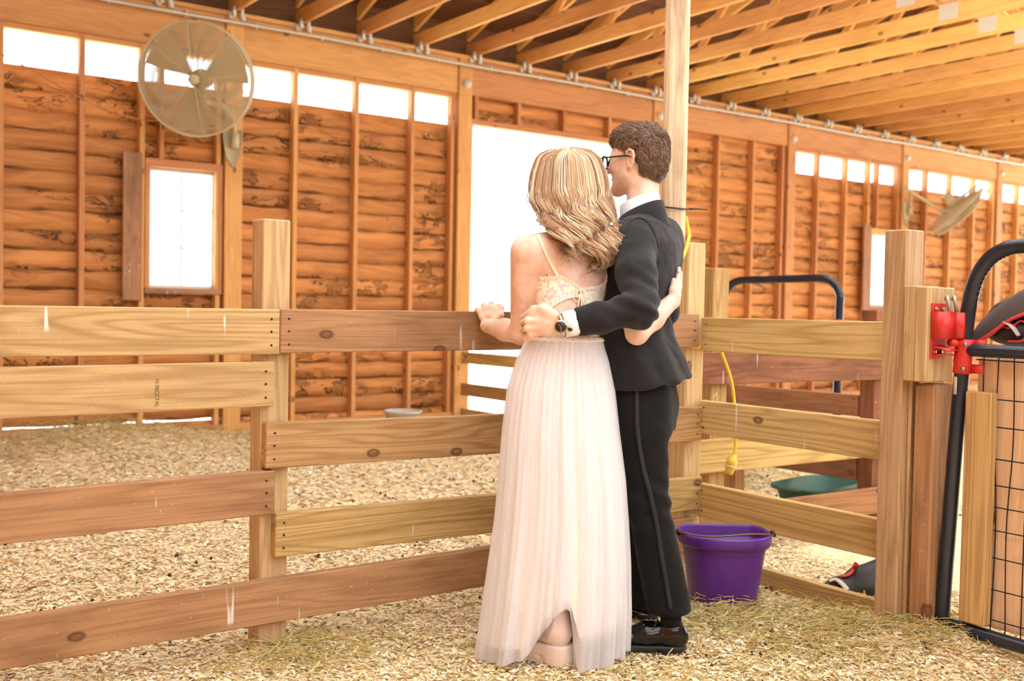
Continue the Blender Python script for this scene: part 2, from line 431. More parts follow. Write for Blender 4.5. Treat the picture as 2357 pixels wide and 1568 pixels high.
block('top_plate', (-1.5, WY - .04, 3.715), (19.6, WY + .14, 3.755), M['stud'], wall)
block('door_head', (5.96, WY - .01, 3.065), (8.52, WY + .13, 3.125), M['stud'], wall)
for x in (6.04, 6.59, 7.21, 7.87, 8.45): board('cripple_stud', (x, WY + .045, 3.125), (x, WY + .045, 3.362), .044, .09, M['stud'], wall)
for x in (5.975, 8.505): board('door_jamb', (x, WY + .06, -.02), (x, WY + .06, 3.07), .03, .14, M['stud'], wall)
def window(n, x0, x1):
    z0, z1 = 1.24, 2.40
    w = empty('window_%d' % n, ((x0 + x1) / 2, WY + .06, z0), kind='structure')
    tag(w, 'six pane barn window in rough wooden frame ' + ('left of the fan post' if n == 1 else 'far behind the corner fence post'), 'window')
    block('window_frame', (x0, WY - .005, z1 - .07), (x1, WY + .12, z1), M['stud'], w)
    block('window_frame', (x0, WY - .005, z0), (x1, WY + .12, z0 + .05), M['red'], w)
    for xx in (x0, x1 - .04): block('window_frame', (xx, WY - .003, z0 + .05), (xx + .04, WY + .12, z1 - .07), M['stud'], w, axis=2)
    a0, a1, c0, c1 = x0 + .04, x1 - .04, z0 + .05, z1 - .07
    for xx in (a0, a1 - .032): block('sash', (xx, WY + .07, c0), (xx + .032, WY + .105, c1), M['white'], w, axis=2)
    for zz in (c0, c1 - .03): block('sash', (a0 + .032, WY + .07, zz), (a1 - .032, WY + .105, zz + .03), M['white'], w)
    xm = (a0 + a1) / 2; block('muntin', (xm - .009, WY + .075, c0 + .03), (xm + .009, WY + .1, c1 - .03), M['galv'], w, axis=2)
    hz = (c1 - c0 - .06) / 3
    for k in (1, 2): block('muntin', (a0 + .032, WY + .074, c0 + .03 + hz * k - .008), (a1 - .032, WY + .099, c0 + .03 + hz * k + .008), M['galv'], w)
    for i in range(2):
        for k in range(3):
            g0 = a0 + .032 if i == 0 else xm + .009; g1 = xm - .009 if i == 0 else a1 - .032
            block('pane', (g0, WY + .086, c0 + .03 + hz * k + .008), (g1, WY + .089, c0 + .03 + hz * (k + 1) - .008), M['glass'], w, bev=0)
    # boards above and beside the window
    block('cripple_stud', (x0 + .12, WY + .0, z1), (x0 + .16, WY + .09, 3.315), M['stud'], wall, axis=2)
    block('shutter_board', (x0 - .19, WY - .03, z0 - .06), (x0 - .03, WY - .004, z1 + .03), M['red'], wall, axis=2)
    for k in range(4): plank(x0 + .02, x1 - .02, z1 + .02 + k * ROW, z1 + .02 + (k + 1) * ROW + .004)
for i, (a, b_) in enumerate(WIN): window(i + 1, a, b_)
# closed, unseen left end of the barn, raised past the roof to block sun
lw = empty('wall_left', (-1.55, 3, 0), 'closed wooden end wall of the barn', 'wall', kind='structure')
for r in range(19):
    zz = (r + 1) * .33; hw = 6.3 if zz < 4 else max(.9, (6.05 - zz) / .34 + 1.6)
    block('plank', (-1.6, max(-3.2, 3.16 - hw), r * .33), (-1.55, min(9.2, 3.16 + hw), r * .33 + .328), M['siding'], lw, axis=1)

# half-height wall added behind the photographer to cut light from the front
fw = empty('added_front_wall', (9, -2.95, 0), 'added half height plank wall, unseen, limiting light from the open side', 'wall', kind='structure')
for r in range(7): block('plank', (-1.5, -3.0, r * .33), (19.6, -2.95, r * .33 + .325), M['siding'], fw)

# ------------------------------------------------------------------ roof
roof = empty('ceiling', (9, 3, 3.75), 'barn roof of orange wooden trusses', 'roof', kind='structure')
TX = [2.80 + .637 * k for k in range(-6, 27)]
Y0, Y1, YR, ZB = 9.22, -2.9, 3.16, 3.76
ZR = ZB + .16 + (Y0 - YR) * .34
def topz(y): return ZR - abs(y - YR) * .34
for x in TX:
    bc = board('bottom_chord', (x, Y0, ZB + .07), (x, Y1, ZB + .07), .04, .14, M['truss'], roof)
    for ya, yb in ((Y0 + .4, YR), (Y1 - .4, YR)):
        board('top_chord', (x, ya, topz(ya) + .07), (x, yb, topz(yb) + .07), .038, .14, M['truss'], bc)
    for a, b_ in ((7.7, 7.0), (5.3, 6.45), (5.3, 4.3), (1.0, 2.1), (1.0, .0), (-1.5, -.8), (3.16, 3.17)):
        board('web', (x, a, ZB + .13), (x, b_, topz(b_) + .03), .037, .088, M['truss'], bc)
    for yy in (5.3, 1.0):
        for s in (-1, 1): block('truss_plate', (x + s * .022 - .0015, yy - .09, ZB + .03), (x + s * .022 + .0015, yy + .09, ZB + .17), M['galv'], bc, bev=0)
    for s in (-1, 1):
        b = MB(); b.box((x + s * .036, WY - .06, ZB - .01), (.028, .05, .09)); b.box((x + s * .055, WY - .046, ZB - .045), (.045, .012, .06)); b.obj('hurricane_tie', M['galv'], bc, smooth=False)
for k in range(11):
    for sgn in (1, -1):
        y0 = YR + sgn * k * .56; y1 = YR + sgn * (k + 1) * .56 - sgn * .012
        p = (y0 + y1) / 2; zz = topz(p) + .16
        board('deck_board' if (sgn > 0 and k > 3) or k > 9 else 'added_skylight_panel', (-1.6, p, zz), (19.7, p, zz), .555 * 1.056, .022, M['deck'] if (sgn > 0 and k > 3) or k > 9 else M['panel'], roof, up=(0, sgn * .322, .947))  # translucent panels are added out of view to brighten the interior
block('eave_block', (-1.6, Y0 - .06, 3.755), (19.7, Y0 - .03, 4.10), M['deck'], roof)

# ------------------------------------------------------------------ implicit surfaces for soft and organic shapes
class Field:
    """signed distance field on a grid; pieces are blended with a smooth minimum, then meshed with surface nets"""
    def __init__(s, lo, hi, h):
        s.lo = np.array(lo, float); s.h = h; s.n = np.ceil((np.array(hi, float) - s.lo) / h).astype(int) + 1
        s.D = np.full(s.n, 1.0, dtype=np.float32)
    def _win(s, lo, hi):
        a = np.clip(np.floor((np.asarray(lo) - s.lo) / s.h).astype(int), 0, s.n); b = np.clip(np.ceil((np.asarray(hi) - s.lo) / s.h).astype(int) + 1, 0, s.n)
        ax = [(s.lo[i] + s.h * np.arange(a[i], b[i])).astype(np.float32) for i in range(3)]
        return tuple(slice(a[i], b[i]) for i in range(3)), np.stack(np.meshgrid(*ax, indexing='ij'), -1)
    def put(s, lo, hi, fn, k=.01, op='add'):
        pad = k + .03; W, P = s._win(np.asarray(lo) - pad, np.asarray(hi) + pad)
        if P.size == 0: return s
        d = fn(P).astype(np.float32); D = s.D[W]
        if op == 'sub': D, d = -D, d
        if k > 0: hh = np.maximum(k - np.abs(D - d), 0) / k; r = np.minimum(D, d) - hh * hh * k * .25
        else: r = np.minimum(D, d)
        s.D[W] = -r if op == 'sub' else r
        return s
    def cone(s, a, b, r1, r2=None, k=.01, flat=None, op='add'):
        a = np.asarray(a, np.float32); b = np.asarray(b, np.float32); r2 = r1 if r2 is None else r2; ba = b - a; L = max(float(ba @ ba), 1e-9)
        def fn(P):
            q = P - a; t = np.clip((q @ ba) / L, 0, 1); w = q - t[..., None] * ba
            if flat is not None:
                u = np.asarray(flat[0], np.float32); u = u / np.linalg.norm(u); w = w + ((w @ u) * (1 / flat[1] - 1))[..., None] * u
            return np.sqrt((w * w).sum(-1)) - (r1 + (r2 - r1) * t)
        m = max(r1, r2) * (1 if flat is None else max(1, flat[1]))
        return s.put(np.minimum(a, b) - m, np.maximum(a, b) + m, fn, k, op)
    def chain(s, pts, rads, k=.01, **kw):
        for i in range(len(pts) - 1): s.cone(pts[i], pts[i + 1], rads[i], rads[i + 1], k, **kw)
        return s
    def ell(s, c, r, R=None, k=.01, op='add'):
        c = np.asarray(c, np.float32); r = np.asarray(r, np.float32); Rm = np.eye(3, dtype=np.float32) if R is None else np.asarray(R, np.float32)
        def fn(P):
            q = (P - c) @ Rm; k0 = np.sqrt(((q / r) ** 2).sum(-1)); k1 = np.sqrt(((q / (r * r)) ** 2).sum(-1)); return k0 * (k0 - 1) / np.maximum(k1, 1e-6)
        m = r.max(); return s.put(c - m, c + m, fn, k, op)
    def box(s, c, half, R=None, rnd=.004, k=.01, op='add'):
        c = np.asarray(c, np.float32); hf = np.asarray(half, np.float32) - rnd; Rm = np.eye(3, dtype=np.float32) if R is None else np.asarray(R, np.float32)
        def fn(P):
            q = np.abs((P - c) @ Rm) - hf; return np.sqrt((np.maximum(q, 0) ** 2).sum(-1)) + np.minimum(q.max(-1), 0) - rnd
        m = float(np.linalg.norm(half)); return s.put(c - m, c + m, fn, k, op)
    def sample(s, P):
        q = (np.asarray(P) - s.lo) / s.h; i = np.clip(np.floor(q).astype(int), 0, s.n - 2); f = np.clip(q - i, 0, 1)
        r = 0
        for dx in (0, 1):
            for dy in (0, 1):
                for dz in (0, 1):
                    w = (f[..., 0] if dx else 1 - f[..., 0]) * (f[..., 1] if dy else 1 - f[..., 1]) * (f[..., 2] if dz else 1 - f[..., 2])
                    r = r + w * s.D[i[..., 0] + dx, i[..., 1] + dy, i[..., 2] + dz]
        return r
    def shoot(s, O, Dr, rmax=.4, n=160, last=True):
        """distance along rays O + t Dr to the outermost (or first) crossing of the surface"""
        t = np.linspace(0, rmax, n); P = O[..., None, :] + Dr[..., None, :] * t[:, None]
        v = s.sample(P); ins = v < 0
        if last: i = np.where(ins.any(-1), n - 1 - np.argmax(ins[..., ::-1], -1), 0)
        else: i = np.maximum(np.argmax(ins, -1) - 1, 0)
        i = np.clip(i, 0, n - 2); v0 = np.take_along_axis(v, i[..., None], -1)[..., 0]; v1 = np.take_along_axis(v, (i + 1)[..., None], -1)[..., 0]
        return t[i] + (t[1] - t[0]) * np.clip(v0 / np.where(np.abs(v0 - v1) < 1e-9, 1, v0 - v1), 0, 1)
    def surf(s, smooth=1):
        D = s.D; D[0] = D[-1] = 1; D[:, 0] = D[:, -1] = 1; D[:, :, 0] = D[:, :, -1] = 1
        I = D < 0
        c = I[:-1, :-1, :-1].astype(np.int8)
        S = sum(I[dx:D.shape[0] - 1 + dx, dy:D.shape[1] - 1 + dy, dz:D.shape[2] - 1 + dz].astype(np.int8) for dx in (0, 1) for dy in (0, 1) for dz in (0, 1))
        cells = np.argwhere((S > 0) & (S < 8)); idx = np.full(S.shape, -1, dtype=np.int32); idx[tuple(cells.T)] = np.arange(len(cells))
        acc = np.zeros((len(cells), 3)); cnt = np.zeros(len(cells))
        cor = [(0, 0, 0), (1, 0, 0), (0, 1, 0), (1, 1, 0), (0, 0, 1), (1, 0, 1), (0, 1, 1), (1, 1, 1)]
        val = [D[cells[:, 0] + q[0], cells[:, 1] + q[1], cells[:, 2] + q[2]] for q in cor]
        for a, b in ((0, 1), (2, 3), (4, 5), (6, 7), (0, 2), (1, 3), (4, 6), (5, 7), (0, 4), (1, 5), (2, 6), (3, 7)):
            m = (val[a] < 0) != (val[b] < 0); t = val[a] / np.where(m, val[a] - val[b], 1)
            p = np.array(cor[a]) + t[:, None] * (np.array(cor[b]) - np.array(cor[a])); acc += np.where(m[:, None], p, 0); cnt += m
        V = s.lo + s.h * (cells + acc / cnt[:, None])
        Q = []
        for ax in range(3):
            sl0 = [slice(None)] * 3; sl1 = [slice(None)] * 3; sl0[ax] = slice(0, -1); sl1[ax] = slice(1, None)
            e = np.argwhere(I[tuple(sl0)] != I[tuple(sl1)]); u, v = (ax + 1) % 3, (ax + 2) % 3
            e = e[(e[:, u] > 0) & (e[:, v] > 0) & (e[:, u] < S.shape[u]) & (e[:, v] < S.shape[v])]
            f = lambda du, dv: idx[tuple((e - np.eye(3, dtype=int)[u] * du - np.eye(3, dtype=int)[v] * dv).T)]
            q = np.stack([f(1, 1), f(0, 1), f(0, 0), f(1, 0)], -1); flip = ~I[tuple(e.T)]
            q[flip] = q[flip][:, ::-1]; Q.append(q)
        Q = np.vstack(Q)
        for _ in range(smooth):
            nb = np.zeros_like(V); c2 = np.zeros(len(V))
            for i in range(4):
                np.add.at(nb, Q[:, i], V[Q[:, (i + 1) % 4]]); np.add.at(c2, Q[:, i], 1)
            V = .5 * V + .5 * nb / np.maximum(c2, 1)[:, None]
        return V, Q

# ------------------------------------------------------------------ fences
def nails(b, xs, zs, off):
    """nail heads near a board's end, in the board's own frame"""
    L = None
    for x in xs:
        for z in zs:
            mobj('nail', NAIL, M['nail'], WM[b.name] @ Matrix.Translation((x, off, z)), b)
M['nail'] = plain('nail_steel', (.05, .04, .035), .5, .6)
_nb = MB(); _nb.tube([(0, -.0016, 0), (0, .0016, 0)], .0042, 8); NAIL = _nb.mesh('nail', False)
ff = empty('board_fence', (1.41, 3.36, 0), 'long front board fence of staggered pine and reddish rails the couple lean on', 'fence')
RY = 3.299
def rail(x0, z0, x1, z1, w, mat, y=RY, ends=(0, 1), t=.038, parent=ff):
    b = board('rail', (x0, y, z0), (x1, y, z1), t, w, mat, parent, bev=.003); L = math.hypot(x1 - x0, z1 - z0)
    xs = [(-L / 2 + .03, L / 2 - .03)[e] for e in ends]; nails(b, xs, (-w * .3, w * .28, 0.0), -t / 2)
    return b
block('post', (1.362, 3.319, -.08), (1.462, 3.415, 1.462), M['post'], ff, axis=2, bev=.005)
block('post', (-.65, 3.319, -.08), (-.55, 3.415, 1.46), M['post'], ff, axis=2)
block('post', (3.362, 3.319, -.08), (3.472, 3.42, 1.485), M['post'], ff, axis=2, bev=.005)
rail(-.65, 1.085, 1.410, 1.084, .150, M['pine'])
rail(1.412, 1.086, 3.40, 1.091, .148, M['red'], ends=(0, 1))
rail(-.65, .900, 1.392, .910, .150, M['pine'])
rail(1.365, .702, 3.432, .673, .152, M['pine3'])
rail(-.65, .535, 1.398, .545, .147, M['red'])
rail(1.402, .397, 3.44, .358, .148, M['pine2'])
rail(-.65, .172, 3.40, .178, .148, M['red'])
_fc = bpy.data.curves.new('stamp', 'FONT'); _fc.body = 'N-SBCCTAL'; _fc.size = .0165; _fc.align_x = 'CENTER'; _fc.align_y = 'CENTER'
_fo = bpy.data.objects.new('stamp', _fc); COL.objects.link(_fo); bpy.context.view_layer.update(); _me = bpy.data.meshes.new_from_object(_fo.evaluated_get(bpy.context.evaluated_depsgraph_get())); bpy.data.objects.remove(_fo)
M['ink'] = plain('grey_ink', srgb(104, 78, 44), .9)
_r2 = [o for o in ff.children if o.name.startswith('rail')][2]; _px = (3.2795 / ray(361, 905)[1]) * ray(361, 905) + np.array([0, 0, CAM_H])
mobj('grade_stamp', _me, M['ink'], Matrix.Translation((_px[0], 3.2792, _px[2])) @ Matrix.Rotation(math.pi / 2, 4, 'X') @ Matrix.Rotation(-math.pi / 2, 4, 'Z'), _r2)
sf = empty('board_fence', (3.45, 2.75, 0), 'short pine side fence behind the purple bucket, running from corner post to gate', 'fence')
def yrail(x, y0, z0, y1, z1, w, mat, parent, t=.038):
    b = board('rail', (x, y0, z0), (x, y1, z1), t, w, mat, parent, bev=.003); L = math.hypot(y1 - y0, z1 - z0)
    s = -t / 2 if (y1 - y0) < 0 else t / 2
    nails(b, (-L / 2 + .03, L / 2 - .03), (-w * .3, w * .3), s); return b
for z0, z1, m in ((1.075, 1.076, 'pine'), (.702, .700, 'pine'), (.327, .327, 'pine3'), (.022, .015, 'pine2')):
    yrail(3.449, 2.10, z1, 3.30, z0, .150, M[m], sf)
block('post', (3.318, 2.20, -.08), (3.428, 2.292, 1.485), M['post'], sf, axis=2, bev=.005)
block('post_strip', (3.352, 2.185, -.05), (3.398, 2.20, .95), M['post'], sf, axis=2)
block('latch_block', (3.288, 2.136, .945), (3.430, 2.184, 1.283), M['post'], sf, axis=2)
block('latch_block', (3.284, 2.088, .945), (3.450, 2.135, 1.278), M['post'], sf, axis=2)
rp = block('gate_post', (3.345, 2.09, -.08), (3.497, 2.17, .935), M['red'], None, axis=2, bev=.008)
tag(rp, 'wide reddish timber upright between the pine corner post and the black gate', 'post')
bf = empty('board_fence', (4.3, 3.45, 0), 'weathered brown board fence behind the side fence, running on past the corner', 'fence')
for z, w, m in ((.908, .152, 'brown'), (.490, .158, 'pine2'), (.165, .14, 'brown')):
    rail(3.51, z, 5.05, z - .012, w, M[m], y=3.45, parent=bf)
block('post', (4.98, 3.475, -.08), (5.08, 3.57, 1.2), M['brown'], bf, axis=2)
block('post', (3.69, 3.475, -.08), (3.80, 3.565, 1.385), M['pine2'], bf, axis=2)
of = empty('board_fence', (5.02, 4.6, 0), 'reddish low pen fence below the distant gate, seen between the side rails', 'fence')
for z, w in ((.655, .12), (.30, .13)):
    yrail(5.0, 5.9, z - .004, 4.55, z, w, M['red'], of); yrail(5.0, 4.545, z, 3.58, z + .008, w, M['red'], of)
for y in (5.9, 4.55): block('post', (5.02, y - .05, -.05), (5.11, y + .05, .9), M['brown'], of, axis=2)
df = empty('board_fence', (5.9, 8.2, 0), 'olive brown pen fence crossing the foot of the bright doorway', 'fence')
for z, w in ((.655, .12), (.33, .13), (.07, .13)):
    yrail(5.86, 8.98, z, 7.05, z, w, M['pine2'], df)
block('post', (5.88, 7.0, -.08), (5.97, 7.1, .95), M['pine2'], df, axis=2)

# ------------------------------------------------------------------ rough roof pole, tie, yellow cord
def pole():
    z = np.linspace(-.08, 3.755, 60); th = np.linspace(0, 2 * np.pi, 24, endpoint=False); Z, T = np.meshgrid(z, th, indexing='ij')
    r = .058 + .006 * np.cos(4 * T + .5) + .004 * vnoise(np.stack([np.cos(T) * 3, np.sin(T) * 3, Z * 1.4], -1)) + .002 * vnoise(np.stack([np.cos(T) * 9, np.sin(T) * 9, Z * 2], -1))
    # object frame: length along local x so that the grain follows it
    b = MB(); b.grid(np.stack([Z - 1.8, r * np.cos(T), r * np.sin(T)], -1), wrap=True)
    o = b.obj('support_pole', M['oldpole'], None, frame((3.437, 3.50, 0), (3.437, 3.50, 3.6)), local=True)
    tag(o, 'tall rough weathered pole rising to the roof beside the suited man', 'pole')
pole()
M['black'] = plain('black_plastic', (.012, .012, .013), .4)
b = MB(); th = np.linspace(0, 2 * np.pi, 25)
b.tube(np.stack([3.437 + .068 * np.cos(th), 3.50 + .068 * np.sin(th), 1.655 + .01 * np.sin(th)], -1), .0045, 6)
b.tube([(3.50, 3.475, 1.652), (3.54, 3.45, 1.654), (3.585, 3.425, 1.652)], [.0055, .004, .003], 6)
tag(b.obj('cable_tie', M['black']), 'black cable tie cinched around the rough pole with a stray end', 'tie')
M['yellow'] = plain('yellow_rubber', srgb(246, 200, 60), .45)
M['plugy'] = plain('pale_yellow_plastic', srgb(226, 196, 70), .5)
yc = empty('extension_cord', (3.5, 3.3, 0), 'yellow extension cord hanging by the pole, its plug end behind the side fence', 'cord')
b = MB(); P = [(3.508, 3.49, 1.62), (3.515, 3.47, 1.53), at(1586, 545, 4.68), at(1577, 580, 4.62), at(1560, 620, 4.58), at(1548, 690, 4.60), at(1565, 780, 4.64), at(1610, 800, 4.70), at(1648, 785, 4.73), at(1664, 820, 4.75), at(1684, 880, 4.77), at(1692, 950, 4.78), at(1693, 1020, 4.78), at(1690, 1048, 4.78)]
b.tube(spline(P, 90), .0078, 8); b.obj('cord', M['yellow'], yc)
q0, q1, q2 = at(1690, 1046, 4.78), at(1683, 1068, 4.78), at(1677, 1092, 4.78)
b = MB(); b.tube([q0, q0 * .75 + q2 * .25, q0 * .7 + q2 * .3, q1, q1 * .3 + q2 * .7, q2], [.012, .018, .026, .026, .021, .018], 10); b.obj('connector', M['plugy'], yc)
b = MB(); b.tube([q1 * .85 + q2 * .15, q1 * .65 + q2 * .35], [.0272, .0265], 10); b.obj('grip_band', M['galv'], yc)

# ------------------------------------------------------------------ black tube gates
M['gate'] = plain('navy_black_paint', srgb(30, 36, 50), .22)
M['redpaint'] = plain('red_paint', srgb(214, 52, 48), .35)
M['wire'] = plain('dark_wire', (.02, .018, .018), .45, .5)
M['ply'] = wood('plywood', srgb(240, 205, 164), srgb(216, 168, 122), ring=.35, knots=.25, mott=.2)
M['plasticw'] = plain('cloudy_plastic', srgb(205, 200, 190), .3)
M['brass'] = plain('brass', srgb(190, 160, 84), .35, .9)
M['zinc'] = plain('zinc_steel', srgb(176, 170, 150), .35, .8)
g = empty('tube_gate', (3.42, 1.6, 0), 'near black tubular gate with wire mesh and a red latch, at the right edge', 'gate')
def unit_(a): return a / np.linalg.norm(a)
def arc_tube(name, P, n, r, mat, parent, k=12, rf=None):
    b = MB(); S = spline(P, n); b.tube(S, r if rf is None else rf(S), k); return b.obj(name, mat, parent)
GX = 3.408
b = MB()
Pg = np.array([(GX, 2.078, .02), (GX, 2.062, .35), (GX, 2.042, .75), (GX, 2.020, 1.10), (GX, 2.008, 1.22), (GX, 1.985, 1.31), (GX, 1.94, 1.375), (GX, 1.88, 1.408), (GX, 1.80, 1.416), (GX, 1.60, 1.418), (GX, .70, 1.418), (GX, .60, 1.40), (GX, .55, 1.33), (GX, .53, 1.2), (GX, .50, .02)])
b.tube(spline(Pg, 160), .0255, 14); b.obj('frame_tube', M['gate'], g)
_S = spline(Pg, 160); _bend = [p_ for p_ in spline(_S, 1200) if 1.17 < p_[2] and p_[1] > 1.865 and p_[2] < 1.411]; _ctr = np.array([GX, 1.865, 1.245])
for p_ in _bend[::max(1, len(_bend) // 14)]:              # crimps on the inside of the bend
    d = unit_(_ctr - p_); b = MB(); c = p_ + d * .0235
    b.tube([c + np.array([s_ * .014, 0, 0]) - d * (.006 * s_ * s_) for s_ in (-1, -.5, 0, .5, 1)], [.002, .0042, .005, .0042, .002], 6); b.obj('crimp', M['gate'], g)
arc_tube('cross_tube', [(GX, 2.02, 1.060), (GX, 1.8, 1.060), (GX, 1.2, 1.058), (GX, .53, 1.058)], 24, .0225, M['gate'], g)
arc_tube('bottom_tube', [(GX, 2.06, .088), (GX, 1.8, .080), (GX, 1.2, .075), (GX, .51, .07)], 24, .0245, M['gate'], g)
for i in range(24):
    y = 1.965 - i * .0535; w = .006 * math.sin(i * 2.1)
    arc_tube('wire', [(GX + .03, y, 1.05), (GX + .032, y + w, .75), (GX + .03, y - w * 1.5, .45), (GX + .03, y, .09)], 14, .0022, M['wire'], g, 5)
for z in (1.028, .895, .80, .69, .60, .525, .445, .35, .24, .135):
    arc_tube('wire', [(GX + .026, 1.99, z), (GX + .027, 1.5, z - .003), (GX + .026, .52, z)], 10, .0022, M['wire'], g, 5)
block('panel', (GX + .045, .55, .10), (GX + .06, 1.995, 1.035), M['ply'], g, axis=2)
block('stiffener', (GX - .022, 1.906, .115), (GX + .022, 2.0, .918), M['pine3'], g, axis=2)
# latch on the wooden block
la = empty('gate_latch', (3.34, 2.08, 1.1), 'red steel gate latch bolted to the wooden block beside the black gate', 'latch')
LX, LY = 3.302, 2.087
block('back_plate', (LX, LY - .006, 1.028), (LX + .085, LY, 1.222), M['redpaint'], la)
b = MB(); b.box((LX + .035, LY - .03, 1.145), (.075, .05, .095)); b.box((LX + .078, LY - .045, 1.145), (.02, .07, .09)); b.obj('catch', M['redpaint'], la, smooth=False)
b = MB(); b.box((LX + .04, LY - .035, 1.066), (.07, .06, .005), Matrix.Rotation(.25, 3, 'X')); b.box((LX + .05, LY - .03, 1.042), (.08, .05, .004)); b.obj('lower_lip', M['redpaint'], la, smooth=False)
for x, z in ((LX + .02, 1.200), (LX + .062, 1.200), (LX + .018, 1.05), (LX + .058, 1.05)):
    b = MB(); b.tube([(x, LY - .006, z), (x, LY - .011, z)], .0085, 10); b.obj('bolt', M['brass'], la, smooth=False)
for x in (LX + .045, LX + .088):
    b = MB(); b.tube(spline([(x, LY - .045, 1.19), (x - .006, LY - .04, 1.225), (x + .004, LY - .03, 1.245), (x + .012, LY - .02, 1.235)], 12), .0065, 8); b.obj('hook', M['zinc'], la)
b = MB(); zz = np.linspace(.978, 1.098, 5); yy = np.interp(zz, [.75, 1.10], [2.042, 2.020])
b.tube(np.stack([zz * 0 + GX, yy, zz], -1), .031, 14); cl = b.obj('clamp', M['redpaint'], g)
for z in (.995, 1.08):
    yb = float(np.interp(z, [.75, 1.10], [2.042, 2.020]))
    b = MB(); b.tube([(GX - .026, yb - .02, z), (GX - .036, yb - .022, z)], .0075, 8); b.obj('bolt', M['zinc'], cl, smooth=False)
    b = MB(); b.box((GX + .012, yb - .045, z), (.012, .05, .032)); b.obj('clamp_ear', M['redpaint'], cl, smooth=False)
b = MB(); b.tube([(LX + .05, LY - .045, 1.085), (GX, 2.030, 1.082)], .014, 10); b.obj('striker', M['redpaint'], g)
b = MB(); b.box((GX - .0255, 2.036, .935), (.002, .012, .062)); b.obj('sticker', M['plasticw'], g, smooth=False)
# far gate
g2 = empty('tube_gate', (5.47, 4.5, 0), 'distant black arched gate standing inside the far pen', 'gate')
A, B = np.array((5.40, 4.99, 0)), np.array((5.53, 4.13, 0)); e = (B - A) / np.linalg.norm(B - A)
U = lambda s, z: A + e * s + np.array([0, 0, z]); Lg = np.linalg.norm(B - A)
arc_tube('frame_tube', [U(0, .1), U(0, .7), U(0, 1.18), U(.01, 1.28), U(.05, 1.355), U(.13, 1.39), U(.3, 1.395), U(Lg - .3, 1.40), U(Lg - .12, 1.40), U(Lg - .04, 1.365), U(Lg, 1.29), U(Lg, 1.2), U(Lg, .7), U(Lg, .1)], 90, .0255, M['gate'], g2)
for z in (1.06, .18): arc_tube('cross_tube', [U(0, z), U(Lg * .5, z), U(Lg, z)], 8, .022, M['gate'], g2)
b = MB(); b.tube([U(Lg, 1.02), U(Lg, 1.14)], .034, 12); b.box(U(Lg, 1.11) + (0, 0, 0), (.14, .06, .03)); b.obj('clamp', M['redpaint'], g2)

# ------------------------------------------------------------------ bucket
def bucket():
    c = np.array([3.12, 2.85, 0.0]); ax = np.array([.811, -.585])               # wide axis faces the camera
    r = empty('bucket', c, 'purple plastic flat back bucket with wire handle standing in the straw', 'bucket', rz=math.atan2(ax[1], ax[0]))
    M['purple'] = plain('purple_plastic', srgb(92, 36, 134), .38)
    th = np.linspace(0, 2 * np.pi, 64, endpoint=False)
    def sec(w, d, z, p=2.4):
        x = np.sign(np.cos(th)) * np.abs(np.cos(th)) ** (2 / p) * w
        y = np.sign(np.sin(th)) * np.abs(np.sin(th)) ** (2 / p) * d; y = np.minimum(y, d * .72)
        return np.stack([x, y, np.full_like(x, z)], -1)
    prof = [(.10, .10, .004), (.124, .118, .0), (.130, .124, .02), (.158, .150, .22), (.163, .154, .255), (.1785, .168, .258), (.1835, .172, .266), (.1835, .172, .296), (.180, .169, .304), (.174, .163, .304), (.171, .160, .296), (.165, .155, .25), (.152, .144, .2), (.128, .12, .03), (.02, .02, .028)]
    b = MB(); b.grid(np.stack([sec(*p) for p in prof]), wrap=True); b.add(np.array([[0, 0, .004.real]]), np.zeros((0, 3), int))
    b.obj('body', M['purple'], r, local=True, M=WM[r.name])
    b = MB(); t = np.linspace(0, np.pi, 30)
    P = np.stack([-.188 * np.cos(t), -.03 - .105 * np.sin(t), .300 + .012 * np.sin(t) + .006 * np.cos(t * 3)], -1)
    b.tube(P, .0042, 7); b.obj('handle', M['wirebrown'], r, local=True, M=WM[r.name])
    for s in (-1, 1):
        b = MB(); b.tube([(s * .190, -.045, .296), (s * .188, -.02, .304), (s * .184, .0, .298)], [.008, .009, .006], 8); b.obj('handle_ear', M['wire'], r, local=True, M=WM[r.name])
M['wirebrown'] = plain('rusty_wire', srgb(120, 98, 72), .5, .5)
bucket()

# ------------------------------------------------------------------ horse blankets, trough, feed pan
M['blanket'] = plain('dark_grey_canvas', srgb(78, 66, 62), .85)
M['blackcloth'] = plain('black_nylon', srgb(36, 36, 38), .6)
M['redtrim'] = plain('red_webbing', srgb(214, 60, 62), .7)
M['strap'] = plain('grey_webbing', srgb(196, 186, 180), .7)
hb = empty('horse_blanket', (3.60, 1.85, 1.06), 'folded dark horse blanket with red edging hung over the near gate', 'blanket')
f = Field((3.42, 1.25, 1.04), (3.92, 2.12, 1.40), .011)
f.ell((3.62, 1.72, 1.165), (.11, .34, .095), k=.03); f.cone((3.57, 1.99, 1.15), (3.57, 1.70, 1.17), .045, .055, .04); f.ell((3.56, 1.88, 1.12), (.09, .13, .05), k=.02)
V, Q = f.surf(2); V[:, 2] += .012 * vnoise(V * 14) + .006 * vnoise(V * 33); V[:, 0] += .012 * vnoise(V * 11 + 5)
b = MB(); b.add(V, Q); b.obj('folds', M['blackcloth'], hb)
yy = np.linspace(1.30, 2.035, 30); uu = np.linspace(0, 1, 14); Yg, Ug = np.meshgrid(yy, uu, indexing='ij')
top = np.interp(Yg, [1.3, 1.6, 1.75, 1.9, 2.035], [1.37, 1.365, 1.345, 1.30, 1.205])
ang = -1.1 + Ug * 2.5
G = np.stack([3.61 - .135 * np.cos(ang * .9 + .35) * 1 - .0, Yg, top - .17 * Ug ** 1.5 + .008 * np.sin(Yg * 23 + Ug * 4)], -1)
